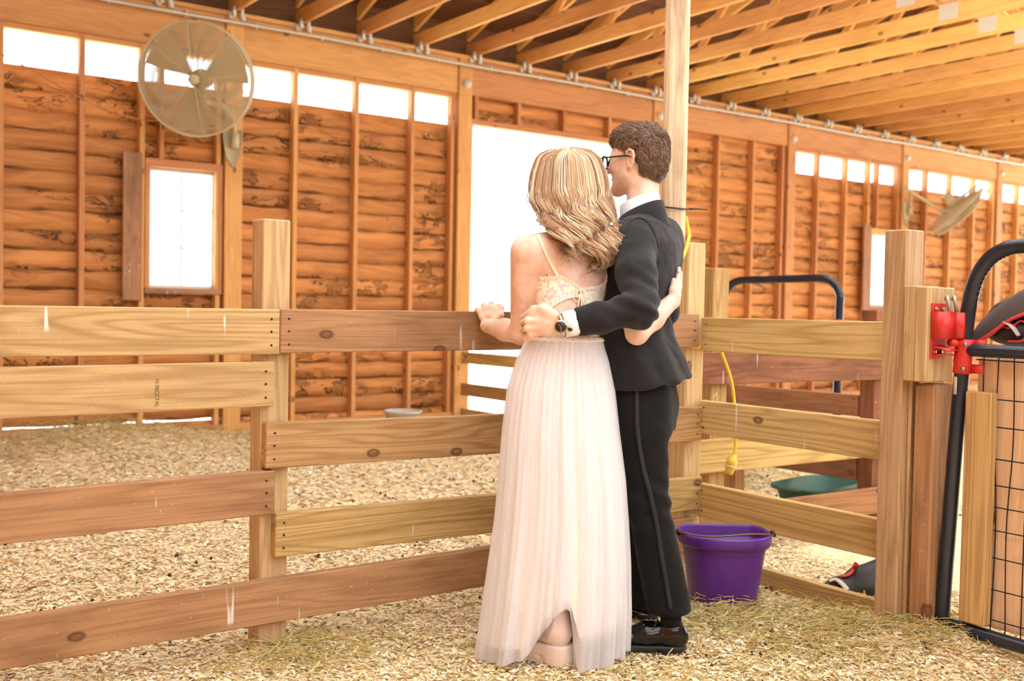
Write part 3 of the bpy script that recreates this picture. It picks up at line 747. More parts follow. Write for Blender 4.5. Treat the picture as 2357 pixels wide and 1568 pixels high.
G[..., 0] = 3.74 - .27 * np.sin(Ug * 1.45) + .012 * vnoise(np.stack([Yg * 9, Ug * 4, Yg * 0], -1)); G[..., 2] = top - .13 * Ug ** 2.2 + .007 * np.sin(Yg * 19 + Ug * 5)
b = MB(); b.grid(G); b.grid(G[:, ::-1] + np.array([.006, 0, -.008])); b.obj('top_flap', M['blanket'], hb)
b = MB(); b.tube(G[:, -1] + np.array([-.004, 0, -.002]), .0065, 6); b.obj('edging', M['redtrim'], hb)
b = MB(); b.tube(spline([(3.50, 1.99, 1.135), (3.485, 1.94, 1.150), (3.48, 1.90, 1.14), (3.48, 1.86, 1.165), (3.48, 1.83, 1.14), (3.475, 1.85, 1.10), (3.475, 1.90, 1.095)], 30), .008, 6, flat=.45); b.obj('webbing', M['redtrim'], hb)
b = MB(); b.tube(spline([(3.475, 1.915, 1.16), (3.468, 1.885, 1.145), (3.468, 1.86, 1.115)], 12), .014, 6, flat=.3); b.obj('strap', M['strap'], hb)
hb2 = empty('horse_blanket', (3.9, 2.62, 0), 'crumpled black and red horse blanket on the straw behind the low side rail', 'blanket')
f = Field((3.5, 2.30, -.05), (4.35, 3.05, .32), .011)
f.ell((3.93, 2.60, .035), (.22, .18, .075), k=.03); f.cone((3.83, 2.735, .055), (4.02, 2.60, .125), .035, .055, .05); f.ell((3.74, 2.73, .015), (.11, .075, .045), k=.04); f.cone((3.72, 2.64, .015), (3.85, 2.55, .04), .03, .05, .05)
V, Q = f.surf(2); V += np.array([.009, .009, .012]) * np.stack([vnoise(V * 8), vnoise(V * 8 + 7), vnoise(V * 8 + 13)], -1)
b = MB(); b.add(V, Q); b.obj('folds', M['blackcloth'], hb2)
def hitw(px, py):
    D = np.stack([ray(a_, b_) for a_, b_ in zip(px, py)]); nn = np.linalg.norm(D, axis=1, keepdims=True); O = np.array([0, 0, CAM_H]) + D * 4.3
    t = f.shoot(O, D / nn, 1.0, 240, last=False); return O + D / nn * (t[:, None] - .016)
b = MB(); b.tube(spline(hitw([1936, 1950, 1960, 1967, 1972], [1327, 1325, 1317, 1306, 1298]), 24), .011, 6, flat=.5); b.obj('edging', M['redtrim'], hb2)
b = MB(); b.tube(spline(hitw([1908, 1923, 1938, 1950], [1338, 1334, 1344, 1358]), 20), .015, 6, flat=.3); b.obj('strap', M['strap'], hb2)
M['green'] = plain('dark_green_plastic', srgb(44, 86, 70), .45)
def trough():
    r = empty('feed_trough', (5.0, 3.85, .0), 'dark green feed trough standing in the far pen', 'trough', rz=.15)
    th = np.linspace(0, 2 * np.pi, 40, endpoint=False)
    sec = lambda w, d, z: np.stack([np.sign(np.cos(th)) * np.abs(np.cos(th)) ** .5 * w, np.sign(np.sin(th)) * np.abs(np.sin(th)) ** .5 * d, th * 0 + z], -1)
    b = MB(); b.grid(np.stack([sec(.02, .02, .0), sec(.22, .12, .0), sec(.27, .16, .17), sec(.30, .19, .172), sec(.30, .19, .19), sec(.275, .165, .19), sec(.225, .125, .03), sec(.02, .02, .028)]), wrap=True)
    b.obj('tub', M['green'], r, local=True, M=WM[r.name])
    for s in (-1, 1):
        b = MB(); b.tube(spline([(s * .29, -.06, .182), (s * .335, -.04, .185), (s * .335, .04, .185), (s * .29, .06, .182)], 14), .009, 6); b.obj('lug', M['green'], r, local=True, M=WM[r.name])
trough()
def pan():
    r = empty('water_tub', (4.86, 8.45, 0), 'round grey metal water tub on the floor before the back wall', 'tub')
    th = np.linspace(0, 2 * np.pi, 40, endpoint=False); sec = lambda w, z: np.stack([np.cos(th) * w, np.sin(th) * w, th * 0 + z], -1)
    b = MB(); b.grid(np.stack([sec(.01, .0), sec(.14, 0), sec(.165, .18), sec(.18, .185), sec(.18, .20), sec(.168, .20), sec(.135, .03), sec(.01, .03)]), wrap=True); b.obj('tub', M['plasticw'], r, local=True, M=WM[r.name])
    for s in (-1, 1):
        b = MB(); b.tube(spline([(-.05, s * .178, .19), (-.03, s * .21, .19), (.03, s * .21, .19), (.05, s * .178, .19)], 12), .007, 6); b.obj('handle', M['galv'], r, local=True, M=WM[r.name])
pan()

# ------------------------------------------------------------------ conduit, caps, fans, cable
cd = empty('conduit_pipe', (9, WY - .05, 3.69), 'long pale conduit pipe clipped along the top of the back wall', 'pipe')
b = MB(); xs = np.linspace(-1.4, 19.5, 60); b.tube(np.stack([xs, xs * 0 + WY - .075, 3.650 + .006 * np.sin(xs * 1.9)], -1), .016, 8); b.obj('pipe', M['conduit'], cd)
for x in TX[5:]:
    b = MB(); b.box((x + .17, WY - .064, 3.652), (.02, .05, .05)); b.obj('clip', M['galv'], cd, smooth=False)
_sb = MB(); t = np.linspace(0, np.pi / 2, 7); _sb.grid(np.stack([np.stack([.05 * np.cos(a) * np.cos(np.linspace(0, 2 * np.pi, 16, endpoint=False)), np.full(16, -.05 * np.sin(a)), .05 * np.cos(a) * np.sin(np.linspace(0, 2 * np.pi, 16, endpoint=False))], -1) for a in t]), wrap=True)
SHELL = _sb.mesh('cap')
WHERE = {3.43: 'above the big wall fan bracket', 5.88: 'left of the doorway', 8.60: 'right of the doorway beside the man', 11.02: 'left of the right-hand row of high lights', 13.56: 'above the far fan', 16.12: 'nearest the right edge'}
for x in POSTS[1:7]:
    o = mobj('junction_cap', SHELL, M['galv'], Matrix.Translation((x + .01, WY - .03, 3.46)))
    tag(o, 'small pale round cap on the wall post ' + WHERE[x], 'cap', 'round caps on the wall posts')
M['fan'] = plain('dusty_beige_metal', srgb(205, 188, 148), .55, .15)
M['blade'] = plain('fan_blade', srgb(196, 172, 124), .5, .1)
def fan(c, nrm, label, post_at, R_=.455):
    nrm = Vector(nrm).normalized(); q = nrm.to_track_quat('Z', 'Y'); T = Matrix.Translation(Vector(c)) @ q.to_matrix().to_4x4()
    r = empty('wall_fan', c, label, 'fan'); WM[r.name] = T; r.matrix_local = T
    def part(name, b, mat, smooth=True, parent=None): return b.obj(name, mat, parent or r, M=T, local=True, smooth=smooth)
    th = np.linspace(0, 2 * np.pi, 49)
    for nm, sg in (('front_cage', 1), ('rear_cage', -1)):
        b = MB()
        for rr in np.arange(.075, R_, .0125):
            z = sg * (.10 - .05 * (rr / R_) ** 3); b.tube(np.stack([rr * np.cos(th), rr * np.sin(th), th * 0 + z], -1), .0027, 4, caps=False)
        for k in range(8):
            a = k * np.pi / 4 + .1; rr = np.linspace(.05, R_, 8); b.tube(np.stack([rr * np.cos(a), rr * np.sin(a), sg * (.10 - .05 * (rr / R_) ** 3)], -1), .004, 5)
        part(nm, b, M['fan'])
    b = MB()
    for z in (.05, -.05): b.tube(np.stack([R_ * np.cos(th), R_ * np.sin(th), th * 0 + z], -1), .009, 7, caps=False)
    for z in np.linspace(-.04, .04, 5): b.tube(np.stack([(R_ + .003) * np.cos(th), (R_ + .003) * np.sin(th), th * 0 + z], -1), .0022, 4, caps=False)
    part('rim', b, M['fan'])
    for k in range(3):
        b = MB(); a0 = k * 2 * np.pi / 3 + .35; s = np.linspace(0, 1, 9); u = np.linspace(-1, 1, 9); S, Uu = np.meshgrid(s, u, indexing='ij')
        rad = .06 + S * .355; wid = .55 * np.sin(np.clip(S * 2.2 + .5, 0, 1.7)); A = a0 + Uu * wid * .75; Z = .035 * Uu * (1 - .3 * S)
        G = np.stack([rad * np.cos(A), rad * np.sin(A), Z], -1); b.grid(G); b.grid(G[:, ::-1] - np.array([0, 0, .003])); part('blade', b, M['blade'])
    b = MB(); b.tube([(0, 0, .07), (0, 0, .112), (0, 0, .118)], [.042, .042, .03], 20); b.tube([(0, 0, -.03), (0, 0, .03)], .06, 16); part('hub', b, M['fan'])
    b = MB(); b.tube([(0, 0, -.30), (0, 0, -.29), (0, 0, -.10), (0, 0, -.09)], [.05, .075, .08, .06], 20); part('motor', b, M['fan'])
    # bent mounting arm to a tapered plate on the wall post
    px, pz = post_at; W0 = np.array([px, WY - .07, pz])
    b = MB(); m0 = np.array(T @ Vector((0, 0, -.25))); e0 = np.array(T @ Vector((0, 0, -.22))) + np.array([0, 0, -.47]) * .9
    P = spline([m0, m0 + np.array([0, .02, -.2]), W0 + np.array([-.30, -.15, .36]), W0 + np.array([-.13, -.10, .34]), W0 + np.array([-.03, -.05, .26]), W0 + np.array([0, -.02, .12])], 40); b.tube(P, .022, 9)
    me = b; o = me.obj('arm', M['fan'], r, M=T)
    b = MB(); b.box(W0 + np.array([0, -.02, .08]), (.06, .06, .13)); b.obj('pivot', M['fan'], r, smooth=False)
    b = MB(); pr = [(-.09, .18), (.09, .18), (.09, .10), (.06, -.06), (.0, -.16), (-.06, -.06), (-.09, .10)]
    Fv = [(W0[0] + a, WY - .045, W0[2] + z) for a, z in pr] + [(W0[0] + a, WY - .034, W0[2] + z) for a, z in pr]
    n = len(pr); b.add(np.array(Fv), [np.array([[i, (i + 1) % n, n + (i + 1) % n, n + i] for i in range(n)]), np.array([[0, i, i + 1] for i in range(1, n - 1)])]); b.obj('wall_plate', M['fan'], r, smooth=False)
    return r
fan((2.905, 8.50, 3.0), (-.52, -.80, -.22), 'large round caged wall fan above the window at upper left', (3.41, 2.53))
fan((14.0, 8.45, 2.70), (.56, -.45, -.67), 'distant tilted wall fan seen edge on at right', (13.58, 2.62))
b = MB(); b.tube(spline([(.9, 8.98, 3.25), (1.55, 8.95, 3.06), (2.15, 8.9, 2.78), (2.52, 8.85, 2.68), (2.75, 8.8, 2.70), (2.86, 8.75, 2.85)], 40), .006, 6)
M['cable'] = plain('tan_cable', srgb(190, 130, 80), .6)
tag(b.obj('power_cable', M['cable']), 'thin tan power cable sagging along the wall to the large fan', 'cable')

# ------------------------------------------------------------------ bare trees outside the doorway
M['bark'] = plain('glare_washed_bark', srgb(196, 190, 182), .9)  # bark colour lightened to stand in for glare in the doorway
def tree(x, y, h, seed, label, r0=.07):
    rs = np.random.default_rng(seed); root = empty('bare_tree', (x, y, 0), label, 'tree', 'bare trees outside')
    tr = MB(); br = MB()
    def grow(p, d, L, r, lev, tgt):
        n = 7; P = [p]; 
        for i in range(n):
            d = d + rs.normal(0, .07, 3) * (1 + lev * .5) + np.array([0, 0, .02]); d = d / np.linalg.norm(d); P.append(P[-1] + d * L / n)
        P = np.array(P); tgt.tube(P, np.linspace(r, r * .45, n + 1), 6)
        if lev >= 3: return
        for k in range(5 if lev == 0 else 3):
            i = rs.integers(2, n + 1); dd = d + rs.normal(0, .55, 3); dd[2] = abs(dd[2]) * .8 + .15; dd /= np.linalg.norm(dd)
            grow(P[i], dd, L * rs.uniform(.45, .65), r * .5, lev + 1, br)
    grow(np.array([x, y, -.2]), np.array([rs.normal(0, .05), rs.normal(0, .05), 1.0]), h, r0, 0, tr)
    tr.obj('trunk', M['bark'], root); br.obj('branches', M['bark'], root)
tree(9.2, 13.6, 4.6, 5, 'slender pale bare tree outside, nearest the left doorpost', .05)
tree(13.6, 19.5, 7.5, 9, 'pale bare tree in the middle of the bright doorway', .08)
tree(22.6, 26, 8.0, 14, 'pale bare tree glimpsed outside just left of the bespectacled man', .09)

# ------------------------------------------------------------------ bedding: shavings, hay, droppings
PAL = np.array([srgb(252, 238, 206), srgb(248, 226, 182), srgb(238, 206, 152), srgb(228, 186, 132), srgb(244, 216, 180), srgb(206, 160, 98), srgb(168, 120, 66), srgb(196, 176, 104)])
PRB = np.array([.36, .25, .13, .06, .12, .04, .015, .025])
def chips(name, label, zones, parent=None):
    P = []; S = []
    for x0, x1, y0, y1, dens, s0, s1, cond in zones:
        n = int((x1 - x0) * (y1 - y0) * dens); x = RNG.uniform(x0, x1, n); y = RNG.uniform(y0, y1, n); m = cond(x, y); x, y = x[m], y[m]
        P.append(np.stack([x, y, floor_h(x, y) + RNG.uniform(.0, .012, len(x))], -1)); S.append(RNG.uniform(s0, s1, len(x)))
    P = np.vstack(P); S = np.concatenate(S); n = len(P)
    yaw = RNG.uniform(0, 2 * np.pi, n); tilt = RNG.normal(0, .22, n); asp = RNG.uniform(.15, .6, n); curl = RNG.uniform(-.25, .35, n)
    a = np.stack([np.cos(yaw), np.sin(yaw), np.sin(tilt)], -1); bb = np.stack([-np.sin(yaw), np.cos(yaw), RNG.normal(0, .2, n)], -1)
    a *= S[:, None] * .5; bb *= (S * asp)[:, None] * .5; up = np.zeros((n, 3)); up[:, 2] = S * curl * .5
    V = np.stack([P - a - bb, P + a - bb * .7, P + a + bb * .8 + up, P - a * .8 + bb + up * .6], 1).reshape(-1, 3)
    o_ = MB(); c = PAL[RNG.choice(len(PAL), n, p=PRB)] * RNG.uniform(.85, 1.1, (n, 1)); c = np.clip(c, 0, .95)
    o_.add(V, np.arange(4 * n).reshape(-1, 4), col=np.repeat(c, 4, 0)); ob = o_.obj(name, M['chips'], parent, smooth=False)
    return tag(ob, label, 'shavings', kind='stuff')
allc = lambda x, y: x > -9
view = lambda x, y: (x < 2.6 + y * 1.05) & (x > -.6 + y * .22 - .4)
chips('wood_shavings', 'loose pale wood shavings strewn over the whole barn floor', [
    (.3, 4.2, 1.7, 3.4, 15000, .006, .024, allc), (.2, 6.2, 3.4, 5.4, 7000, .010, .030, view), (.2, 9.5, 5.4, 9.0, 1900, .018, .045, view)])
def strands(name, label, groups, cat):
    b = MB()
    for cx, cy, sx, sy, n, l0, l1, zmax in groups:
        x = RNG.normal(cx, sx, n); y = np.minimum(RNG.normal(cy, sy, n), 8.88); z = floor_h(x, y)
        for i in range(n):
            L = RNG.uniform(l0, l1); a = RNG.uniform(0, 2 * np.pi); e = abs(RNG.normal(0, .22)); d = np.array([np.cos(a) * np.cos(e), np.sin(a) * np.cos(e), np.sin(e)])
            p = np.array([x[i], y[i], z[i] + RNG.uniform(.002, zmax)]); bend = RNG.normal(0, .18, 3) * L
            t = np.linspace(-.5, .5, 4)[:, None]; P = p + d * L * t + bend * (t * t - .1); P[:, 2] = np.maximum(P[:, 2], z[i] + .001)
            c = np.array([srgb(222, 200, 128), srgb(206, 190, 110), srgb(238, 220, 160), srgb(184, 168, 96), srgb(214, 176, 110)][RNG.integers(5)])
            b.tube(P, RNG.uniform(.0009, .0019), 3, caps=False, col=c)
    return tag(b.obj(name, M['chips'], smooth=False), label, cat, kind='stuff')
strands('hay_strands', 'thin hay stalks tangled over the shavings around posts and bucket', [
    (1.5, 3.22, .16, .10, 420, .04, .14, .035), (3.25, 2.32, .22, .22, 900, .04, .14, .04), (2.9, 2.5, .5, .35, 900, .03, .12, .02), (1.9, 2.35, .6, .4, 900, .03, .11, .02),
    (2.95, 2.70, .14, .10, 350, .03, .10, .05), (2.0, 3.9, 1.0, .8, 500, .04, .12, .02), (4.7, 5.2, .5, .4, 700, .05, .15, .06), (5.6, 5.0, .4, .4, 500, .05, .15, .06),
    (1.9, 8.5, .7, .4, 900, .08, .2, .08), (3.5, 8.5, .9, .4, 500, .08, .2, .06), (3.36, 2.05, .10, .10, 220, .03, .10, .04)], 'hay')
def pellets():
    b = MB(); O = np.array([[1, 0, 0], [-1, 0, 0], [0, 1, 0], [0, -1, 0], [0, 0, 1], [0, 0, -1]], float); T = np.array([[0, 2, 4], [2, 1, 4], [1, 3, 4], [3, 0, 4], [2, 0, 5], [1, 2, 5], [3, 1, 5], [0, 3, 5]])
    for cx, cy, sx, sy, n, s in ((2.0, 3.0, 1.0, .7, 90, .006), (2.23, 3.02, .06, .035, 70, .011), (2.45, 3.6, 1.2, .9, 110, .008), (3.6, 5.0, 1.6, 1.2, 160, .011), (2.6, 2.2, .7, .3, 60, .008), (3.0, 2.45, .3, .2, 26, .009)):
        x = RNG.normal(cx, sx, n); y = RNG.normal(cy, sy, n); z = floor_h(x, y)
        for i in range(n):
            r = s * RNG.uniform(.6, 1.3, 3); b.add(O * r + np.array([x[i], y[i], z[i] + .006 + r[2] * .5]), T)
    tag(b.obj('droppings', M['pellet'], smooth=True), 'scattered dark pellets lying among the shavings', 'droppings', kind='stuff')
pellets()

# ------------------------------------------------------------------ the couple
# frame C: x to the right of the photographer, y forward, z up
RZ = math.atan2(-.585, .811); CW = Matrix.Rotation(RZ, 4, 'Z'); _c3 = np.array(CW.to_3x3())
def K(px, py, d): return _c3.T @ at(px, py, d)
def Kr(px, py): return _c3.T @ ray(px, py)
def v3(*a): return np.array(a, float)
def unit(a): a = np.asarray(a, float); return a / np.linalg.norm(a)
UP = v3(0, 0, 1)
def wobj(name, b, mat, root, smooth=True, parent=None):
    """build a part whose vertices are in frame C"""
    me = b.mesh(name, smooth); me.transform(WM[(parent or root).name].inverted() @ CW)
    return mobj(name, me, mat, WM[(parent or root).name], parent or root)
def grad(f, V, e=.006):
    g = np.stack([f.sample(V + np.eye(3)[i] * e) - f.sample(V - np.eye(3)[i] * e) for i in range(3)], -1)
    return g / np.maximum(np.linalg.norm(g, axis=1, keepdims=True), 1e-6)
def hit(f, px, py, d0=3.1, n=300, rmax=1.0, lift=0.0):
    """where the photographer's line of sight first meets a body"""
    px = np.atleast_1d(np.asarray(px, float)); py = np.atleast_1d(np.asarray(py, float))
    D = np.stack([Kr(a, b) for a, b in zip(px, py)]); O = v3(0, 0, CAM_H) + D * d0; nn = np.linalg.norm(D, axis=1, keepdims=True)
    t = f.shoot(O, D / nn, rmax, n, last=False); P = O + D / nn * t[:, None]
    return P - (D / nn) * lift
def slab(f, a, b, r1, r2, z0, z1, k=.003, rnd=.006):
    """upright slab with rounded ends: the plan of a sole"""
    a = np.asarray(a, np.float32)[:2]; b = np.asarray(b, np.float32)[:2]; ba = b - a; L = float(ba @ ba)
    def fn(P):
        q = P[..., :2] - a; t = np.clip((q @ ba) / L, 0, 1); d2 = np.sqrt(((q - t[..., None] * ba) ** 2).sum(-1)) - (r1 + (r2 - r1) * t) + rnd; dz = np.abs(P[..., 2] - (z0 + z1) / 2) - (z1 - z0) / 2 + rnd
        return np.sqrt(np.maximum(d2, 0) ** 2 + np.maximum(dz, 0) ** 2) + np.minimum(np.maximum(d2, dz), 0) - rnd
    m = max(r1, r2); return f.put(np.append(np.minimum(a, b) - m, z0), np.append(np.maximum(a, b) + m, z1), fn, k)
def loft(f, secs, ax, sx, k=.02, p=2.2):
    """stack of super-ellipses: secs = [(centre, r along ax, r along sx)], bottom to top"""
    z = np.array([s[0][2] for s in secs]); cx = np.array([s[0][0] for s in secs]); cy = np.array([s[0][1] for s in secs]); ra = np.array([s[1] for s in secs]); rb = np.array([s[2] for s in secs])
    m = max(ra.max(), rb.max())
    def fn(P):
        Z = np.clip(P[..., 2], z[0], z[-1]); X = P[..., 0] - np.interp(Z, z, cx); Y = P[..., 1] - np.interp(Z, z, cy)
        A = np.interp(Z, z, ra); B = np.interp(Z, z, rb); a = np.abs(X * ax[0] + Y * ax[1]) / A; b = np.abs(X * sx[0] + Y * sx[1]) / B
        d = ((a ** p + b ** p) ** (1 / p) - 1) * np.minimum(A, B)
        return np.maximum(d, np.maximum(P[..., 2] - z[-1], z[0] - P[..., 2]))
    lo = v3(cx.min() - m, cy.min() - m, z[0]); hi = v3(cx.max() + m, cy.max() + m, z[-1])
    return f.put(lo, hi, fn, k)

def skin_mat():
    t = NT('skin'); v = t.objvec(False); n = t.noise(v, 22.0, 4); n2 = t.noise(v, 160.0, 2)
    t.base(t.mix(t.step(n, .35, .7), srgb(240, 206, 184), srgb(228, 180, 156))).p(Roughness=.5)
    t.b.inputs['Subsurface Weight'].default_value = .12; t.b.inputs['Subsurface Radius'].default_value = (.02, .008, .004); t.b.inputs['Subsurface Scale'].default_value = .4
    t.b.inputs['Specular IOR Level'].default_value = .35; t.bump(n2, .06, .001); return t.m
M['skin'] = skin_mat()
def cloth(name, c, c2, rough=.85, sc=400.0, sheen=.3):
    t = NT(name); v = t.objvec(False); n = t.noise(v, sc, 2); m = t.noise(v, 6.0, 3)
    t.base(t.mix(t.math('MULTIPLY', t.math('ADD', n, m), .5), c, c2)).p(Roughness=rough); t.b.inputs['Sheen Weight'].default_value = sheen; t.b.inputs['Specular IOR Level'].default_value = .25
    t.bump(n, .15, .001); return t.m
M['suit'] = cloth('black_suit_wool', srgb(26, 26, 29), srgb(38, 37, 40), .85, 420, .12)
M['trouser'] = cloth('black_trouser_wool', srgb(12, 12, 13), srgb(19, 18, 19), .85, 420, .05)
M['satin'] = plain('black_satin', srgb(24, 24, 27), .62)
M['shirt'] = cloth('white_shirt', srgb(244, 242, 246), srgb(232, 230, 238), .8, 500, .1)
M['patent'] = plain('black_patent_leather', (.006, .006, .006), .08)
M['sole'] = plain('black_rubber', (.015, .014, .013), .6)
M['glossframe'] = plain('black_acetate', (.008, .010, .010), .12)
M['ivory'] = cloth('ivory_lining', srgb(252, 243, 234), srgb(248, 236, 224), .7, 120, .2)
M['bootp'] = plain('blush_patent', srgb(238, 212, 198), .16)
M['boots'] = plain('blush_rubber', srgb(240, 218, 204), .4)
M['gusset'] = plain('mauve_elastic', srgb(212, 176, 176), .8)
M['gold'] = plain('gold', srgb(226, 184, 110), .25, 1.0)
M['steel'] = plain('polished_steel', srgb(214, 206, 190), .2, 1.0)
M['dial'] = plain('black_dial', (.02, .018, .015), .15)
M['nails'] = plain('pale_blue_polish', srgb(196, 208, 218), .2)
M['mole'] = plain('mole', srgb(120, 78, 60), .6)
M['eye'] = plain('eye_white', srgb(236, 230, 226), .2)
M['pearl'] = plain('pearl', srgb(246, 240, 230), .15)
M['lens'] = M['glass']

def basis(face):
    f = unit(v3(face[0], face[1], 0)); return f, np.cross(UP, f), UP
def head_field(c, face, s=1.0, h=.0032, tilt=0.0):
    """head with brow, nose, lips, chin, ears and neck stump; c = centre between the ears"""
    f, l, u = basis(face)
    if tilt: f, u = unit(f * math.cos(tilt) - UP * math.sin(tilt)), unit(UP * math.cos(tilt) + f * math.sin(tilt))
    R = np.stack([f, l, u], 1)
    p = lambda a, b, e: c + s * (a * f + b * l + e * u)
    F_ = Field(c - s * .17, c + s * .17, h)
    E = lambda cc, r, k, op='add', RR=R: F_.ell(p(*cc), np.array(r) * s, RR, k * s, op)
    E((-.012, 0, .030), (.098, .077, .094), .02)
    E((.030, 0, -.020), (.064, .063, .092), .04)
    for q in (-1, 1):
        F_.cone(p(.005, q * .052, -.055), p(.070, q * .016, -.098), .020 * s, .016 * s, .03 * s)
        F_.cone(p(.086, q * .012, .018), p(.070, q * .045, .020), .010 * s, .009 * s, .015 * s)      # brow
        E((.066, q * .040, -.020), (.020, .022, .018), .02)                                          # cheek
        E((.090, q * .030, .002), (.012, .016, .011), .008, 'sub')                                   # eye socket
        E((.088, q * .0125, -.033), (.008, .007, .006), .008)                                        # nostril wing
        ea = p(-.012, q * .074, -.006); tl = unit(f * -.25 + u)                                       # ear
        Re = np.stack([unit(f * .9 + l * q * -.3), unit(l * q * .9 + f * .35), u], 1)
        E((-.012, q * .080, .002), (.020, .0075, .032), .005, RR=Re); E((-.006, q * .077, -.028), (.010, .007, .013), .006, RR=Re)
        E((-.006, q * .0865, -.004), (.010, .006, .017), .003, 'sub', RR=Re)
        F_.chain([p(*x) for x in ((.004, q * .080, .012), (.002, q * .086, .026), (-.012, q * .091, .034), (-.026, q * .094, .026), (-.031, q * .095, .008), (-.026, q * .091, -.012), (-.014, q * .084, -.030))], np.array([.0035, .004, .0042, .0045, .0045, .004, .0045]) * s, .004 * s)
    F_.cone(p(.087, 0, .012), p(.108, 0, -.026), .008 * s, .0105 * s, .012 * s)
    E((.079, 0, -.100), (.018, .022, .017), .02)
    E((.084, 0, -.060), (.010, .024, .0065), .006); E((.082, 0, -.073), (.010, .021, .0070), .005)
    return F_, p, (f, l, u)
def finger(F_, pts, r0, r1, k=.003):
    n = len(pts); r = np.linspace(r0, r1, n)
    for i in range(n - 1): F_.cone(pts[i], pts[i + 1], r[i], r[i + 1], k if i else .007)

# ================================================================== the woman
wr = empty('person', tuple(at(1275, 1500, 3.50)[:2]) + (0,), 'woman seen from behind with wavy blonde hair and a long ivory tulle dress', 'person', rz=RZ)
WF = unit(v3(-.5, .866, 0)); WS = np.cross(UP, WF)               # facing, and her left
hd_c = K(1306, 428, 3.73)
Fh, hp, hb_ = head_field(hd_c, (-.55, .835), .93)
neck_b, neck_t = K(1322, 548, 3.68), K(1316, 470, 3.715)
shL, shR = K(1206, 578, 3.585), K(1410, 590, 3.755)
elL, wrL = K(1199, 768, 3.685), K(1121, 750, 3.895)
elR, wrR = K(1466, 768, 3.545), K(1547, 694, 3.665)
Fw = Field(K(1305, 800, 3.6) - v3(.30, .36, 1.12), K(1305, 800, 3.6) + v3(.42, .36, .46), .0062)
zc = lambda py, d: K(1300, py, d)[2]
loft(Fw, [(K(1298, 850, 3.575), .080, .112), (K(1300, 800, 3.585), .082, .115), (K(1306, 750, 3.60), .088, .118), (K(1310, 700, 3.625), .092, .122), (K(1312, 650, 3.65), .102, .134), (K(1314, 600, 3.66), .098, .140), (K(1316, 565, 3.665), .075, .135)], WF, WS, .03, 2.1)
Fw.cone(shL * .8 + shR * .2 + v3(0, 0, -.008), shL * .2 + shR * .8 + v3(0, 0, -.008), .052, .052, .06)          # shoulder girdle
Fw.cone(neck_b, neck_t + UP * .03, .052, .048, .05)
Fw.cone(neck_b - UP * .01, shL * .6 + neck_b * .4 + v3(0, 0, .0), .040, .034, .06); Fw.cone(neck_b - UP * .01, shR * .6 + neck_b * .4, .040, .034, .06)
for a in (.38, .62):                                                                                                 # shoulder blades
    c = shL * (1 - a) + shR * a; Fw.ell(c - WF * .052 - UP * .075, (.045, .03, .062), np.stack([WS, WF, UP], 1), .05)
Fw.cone(K(1343, 600, 3.52), K(1336, 735, 3.478), .012, .012, .05, op='sub')                                          # furrow of the spine
Fw.cone(shL, elL, .047, .0375, .05); Fw.cone(elL, elL * .55 + wrL * .45, .039, .039, .015); Fw.cone(elL * .55 + wrL * .45, wrL, .039, .0255, .02)
Fw.cone(shR, elR, .046, .038, .05); Fw.cone(elR, elR * .55 + wrR * .45, .037, .037, .015); Fw.cone(elR * .55 + wrR * .45, wrR, .037, .0265, .02)
# legs inside the skirt, down to the boots
hipC = K(1298, 850, 3.575); ankA = K(1280, 1385, 3.47); ankB = K(1345, 1375, 3.64)
for sgn, ank in ((1, ankA), (-1, ankB)):
    hj = hipC + WS * .055 * sgn - UP * .03; kn = hj * .47 + ank * .53 + WF * .03
    Fw.cone(hj, kn, .062, .05, .05); Fw.cone(kn, kn * .6 + ank * .4, .052, .052, .03); Fw.cone(kn * .6 + ank * .4, ank, .052, .036, .03)
wb = MB()
V, Q = Fw.surf(2); wb.add(V, Q); V, Q = Fh.surf(1); wb.add(V, Q)
# left hand: wrist bent, fingers over the top rail
def handL():
    f = Field(K(1121, 735, 3.93) - v3(.11, .13, .11), K(1121, 735, 3.93) + v3(.11, .13, .10), .0024)
    f.cone(elL * .35 + wrL * .65, wrL, .0305, .0265, .02)
    kn = [K(1146, 706, 3.955), K(1131, 700, 3.965), K(1114, 703, 3.965), K(1100, 713, 3.955)]
    cr = K(1122, 744, 3.905)
    f.ell((cr + kn[1]) / 2, (.030, .016, .036), None, .015)
    for i, k_ in enumerate(kn):
        f.cone(wrL * .55 + k_ * .45, k_, .0135, .0098, .012)
        b1 = K([1149, 1132, 1113, 1098][i], [713, 708, 710, 717][i], 4.012); b2 = b1 + v3(0, .012, -.026); b3 = b2 + v3(0, -.006, -.018)
        finger(f, [k_, b1, b2, b3], .0096, .0072)
    t0 = K(1136, 742, 3.905); t1 = K(1152, 727, 3.915); t2 = K(1153, 710, 3.94); t3 = K(1149, 703, 3.975)
    f.chain([t0, t1, t2, t3], [.016, .0125, .0105, .008], .008)
    return f, kn
fL, knL = handL(); V, Q = fL.surf(1); wb.add(V, Q)
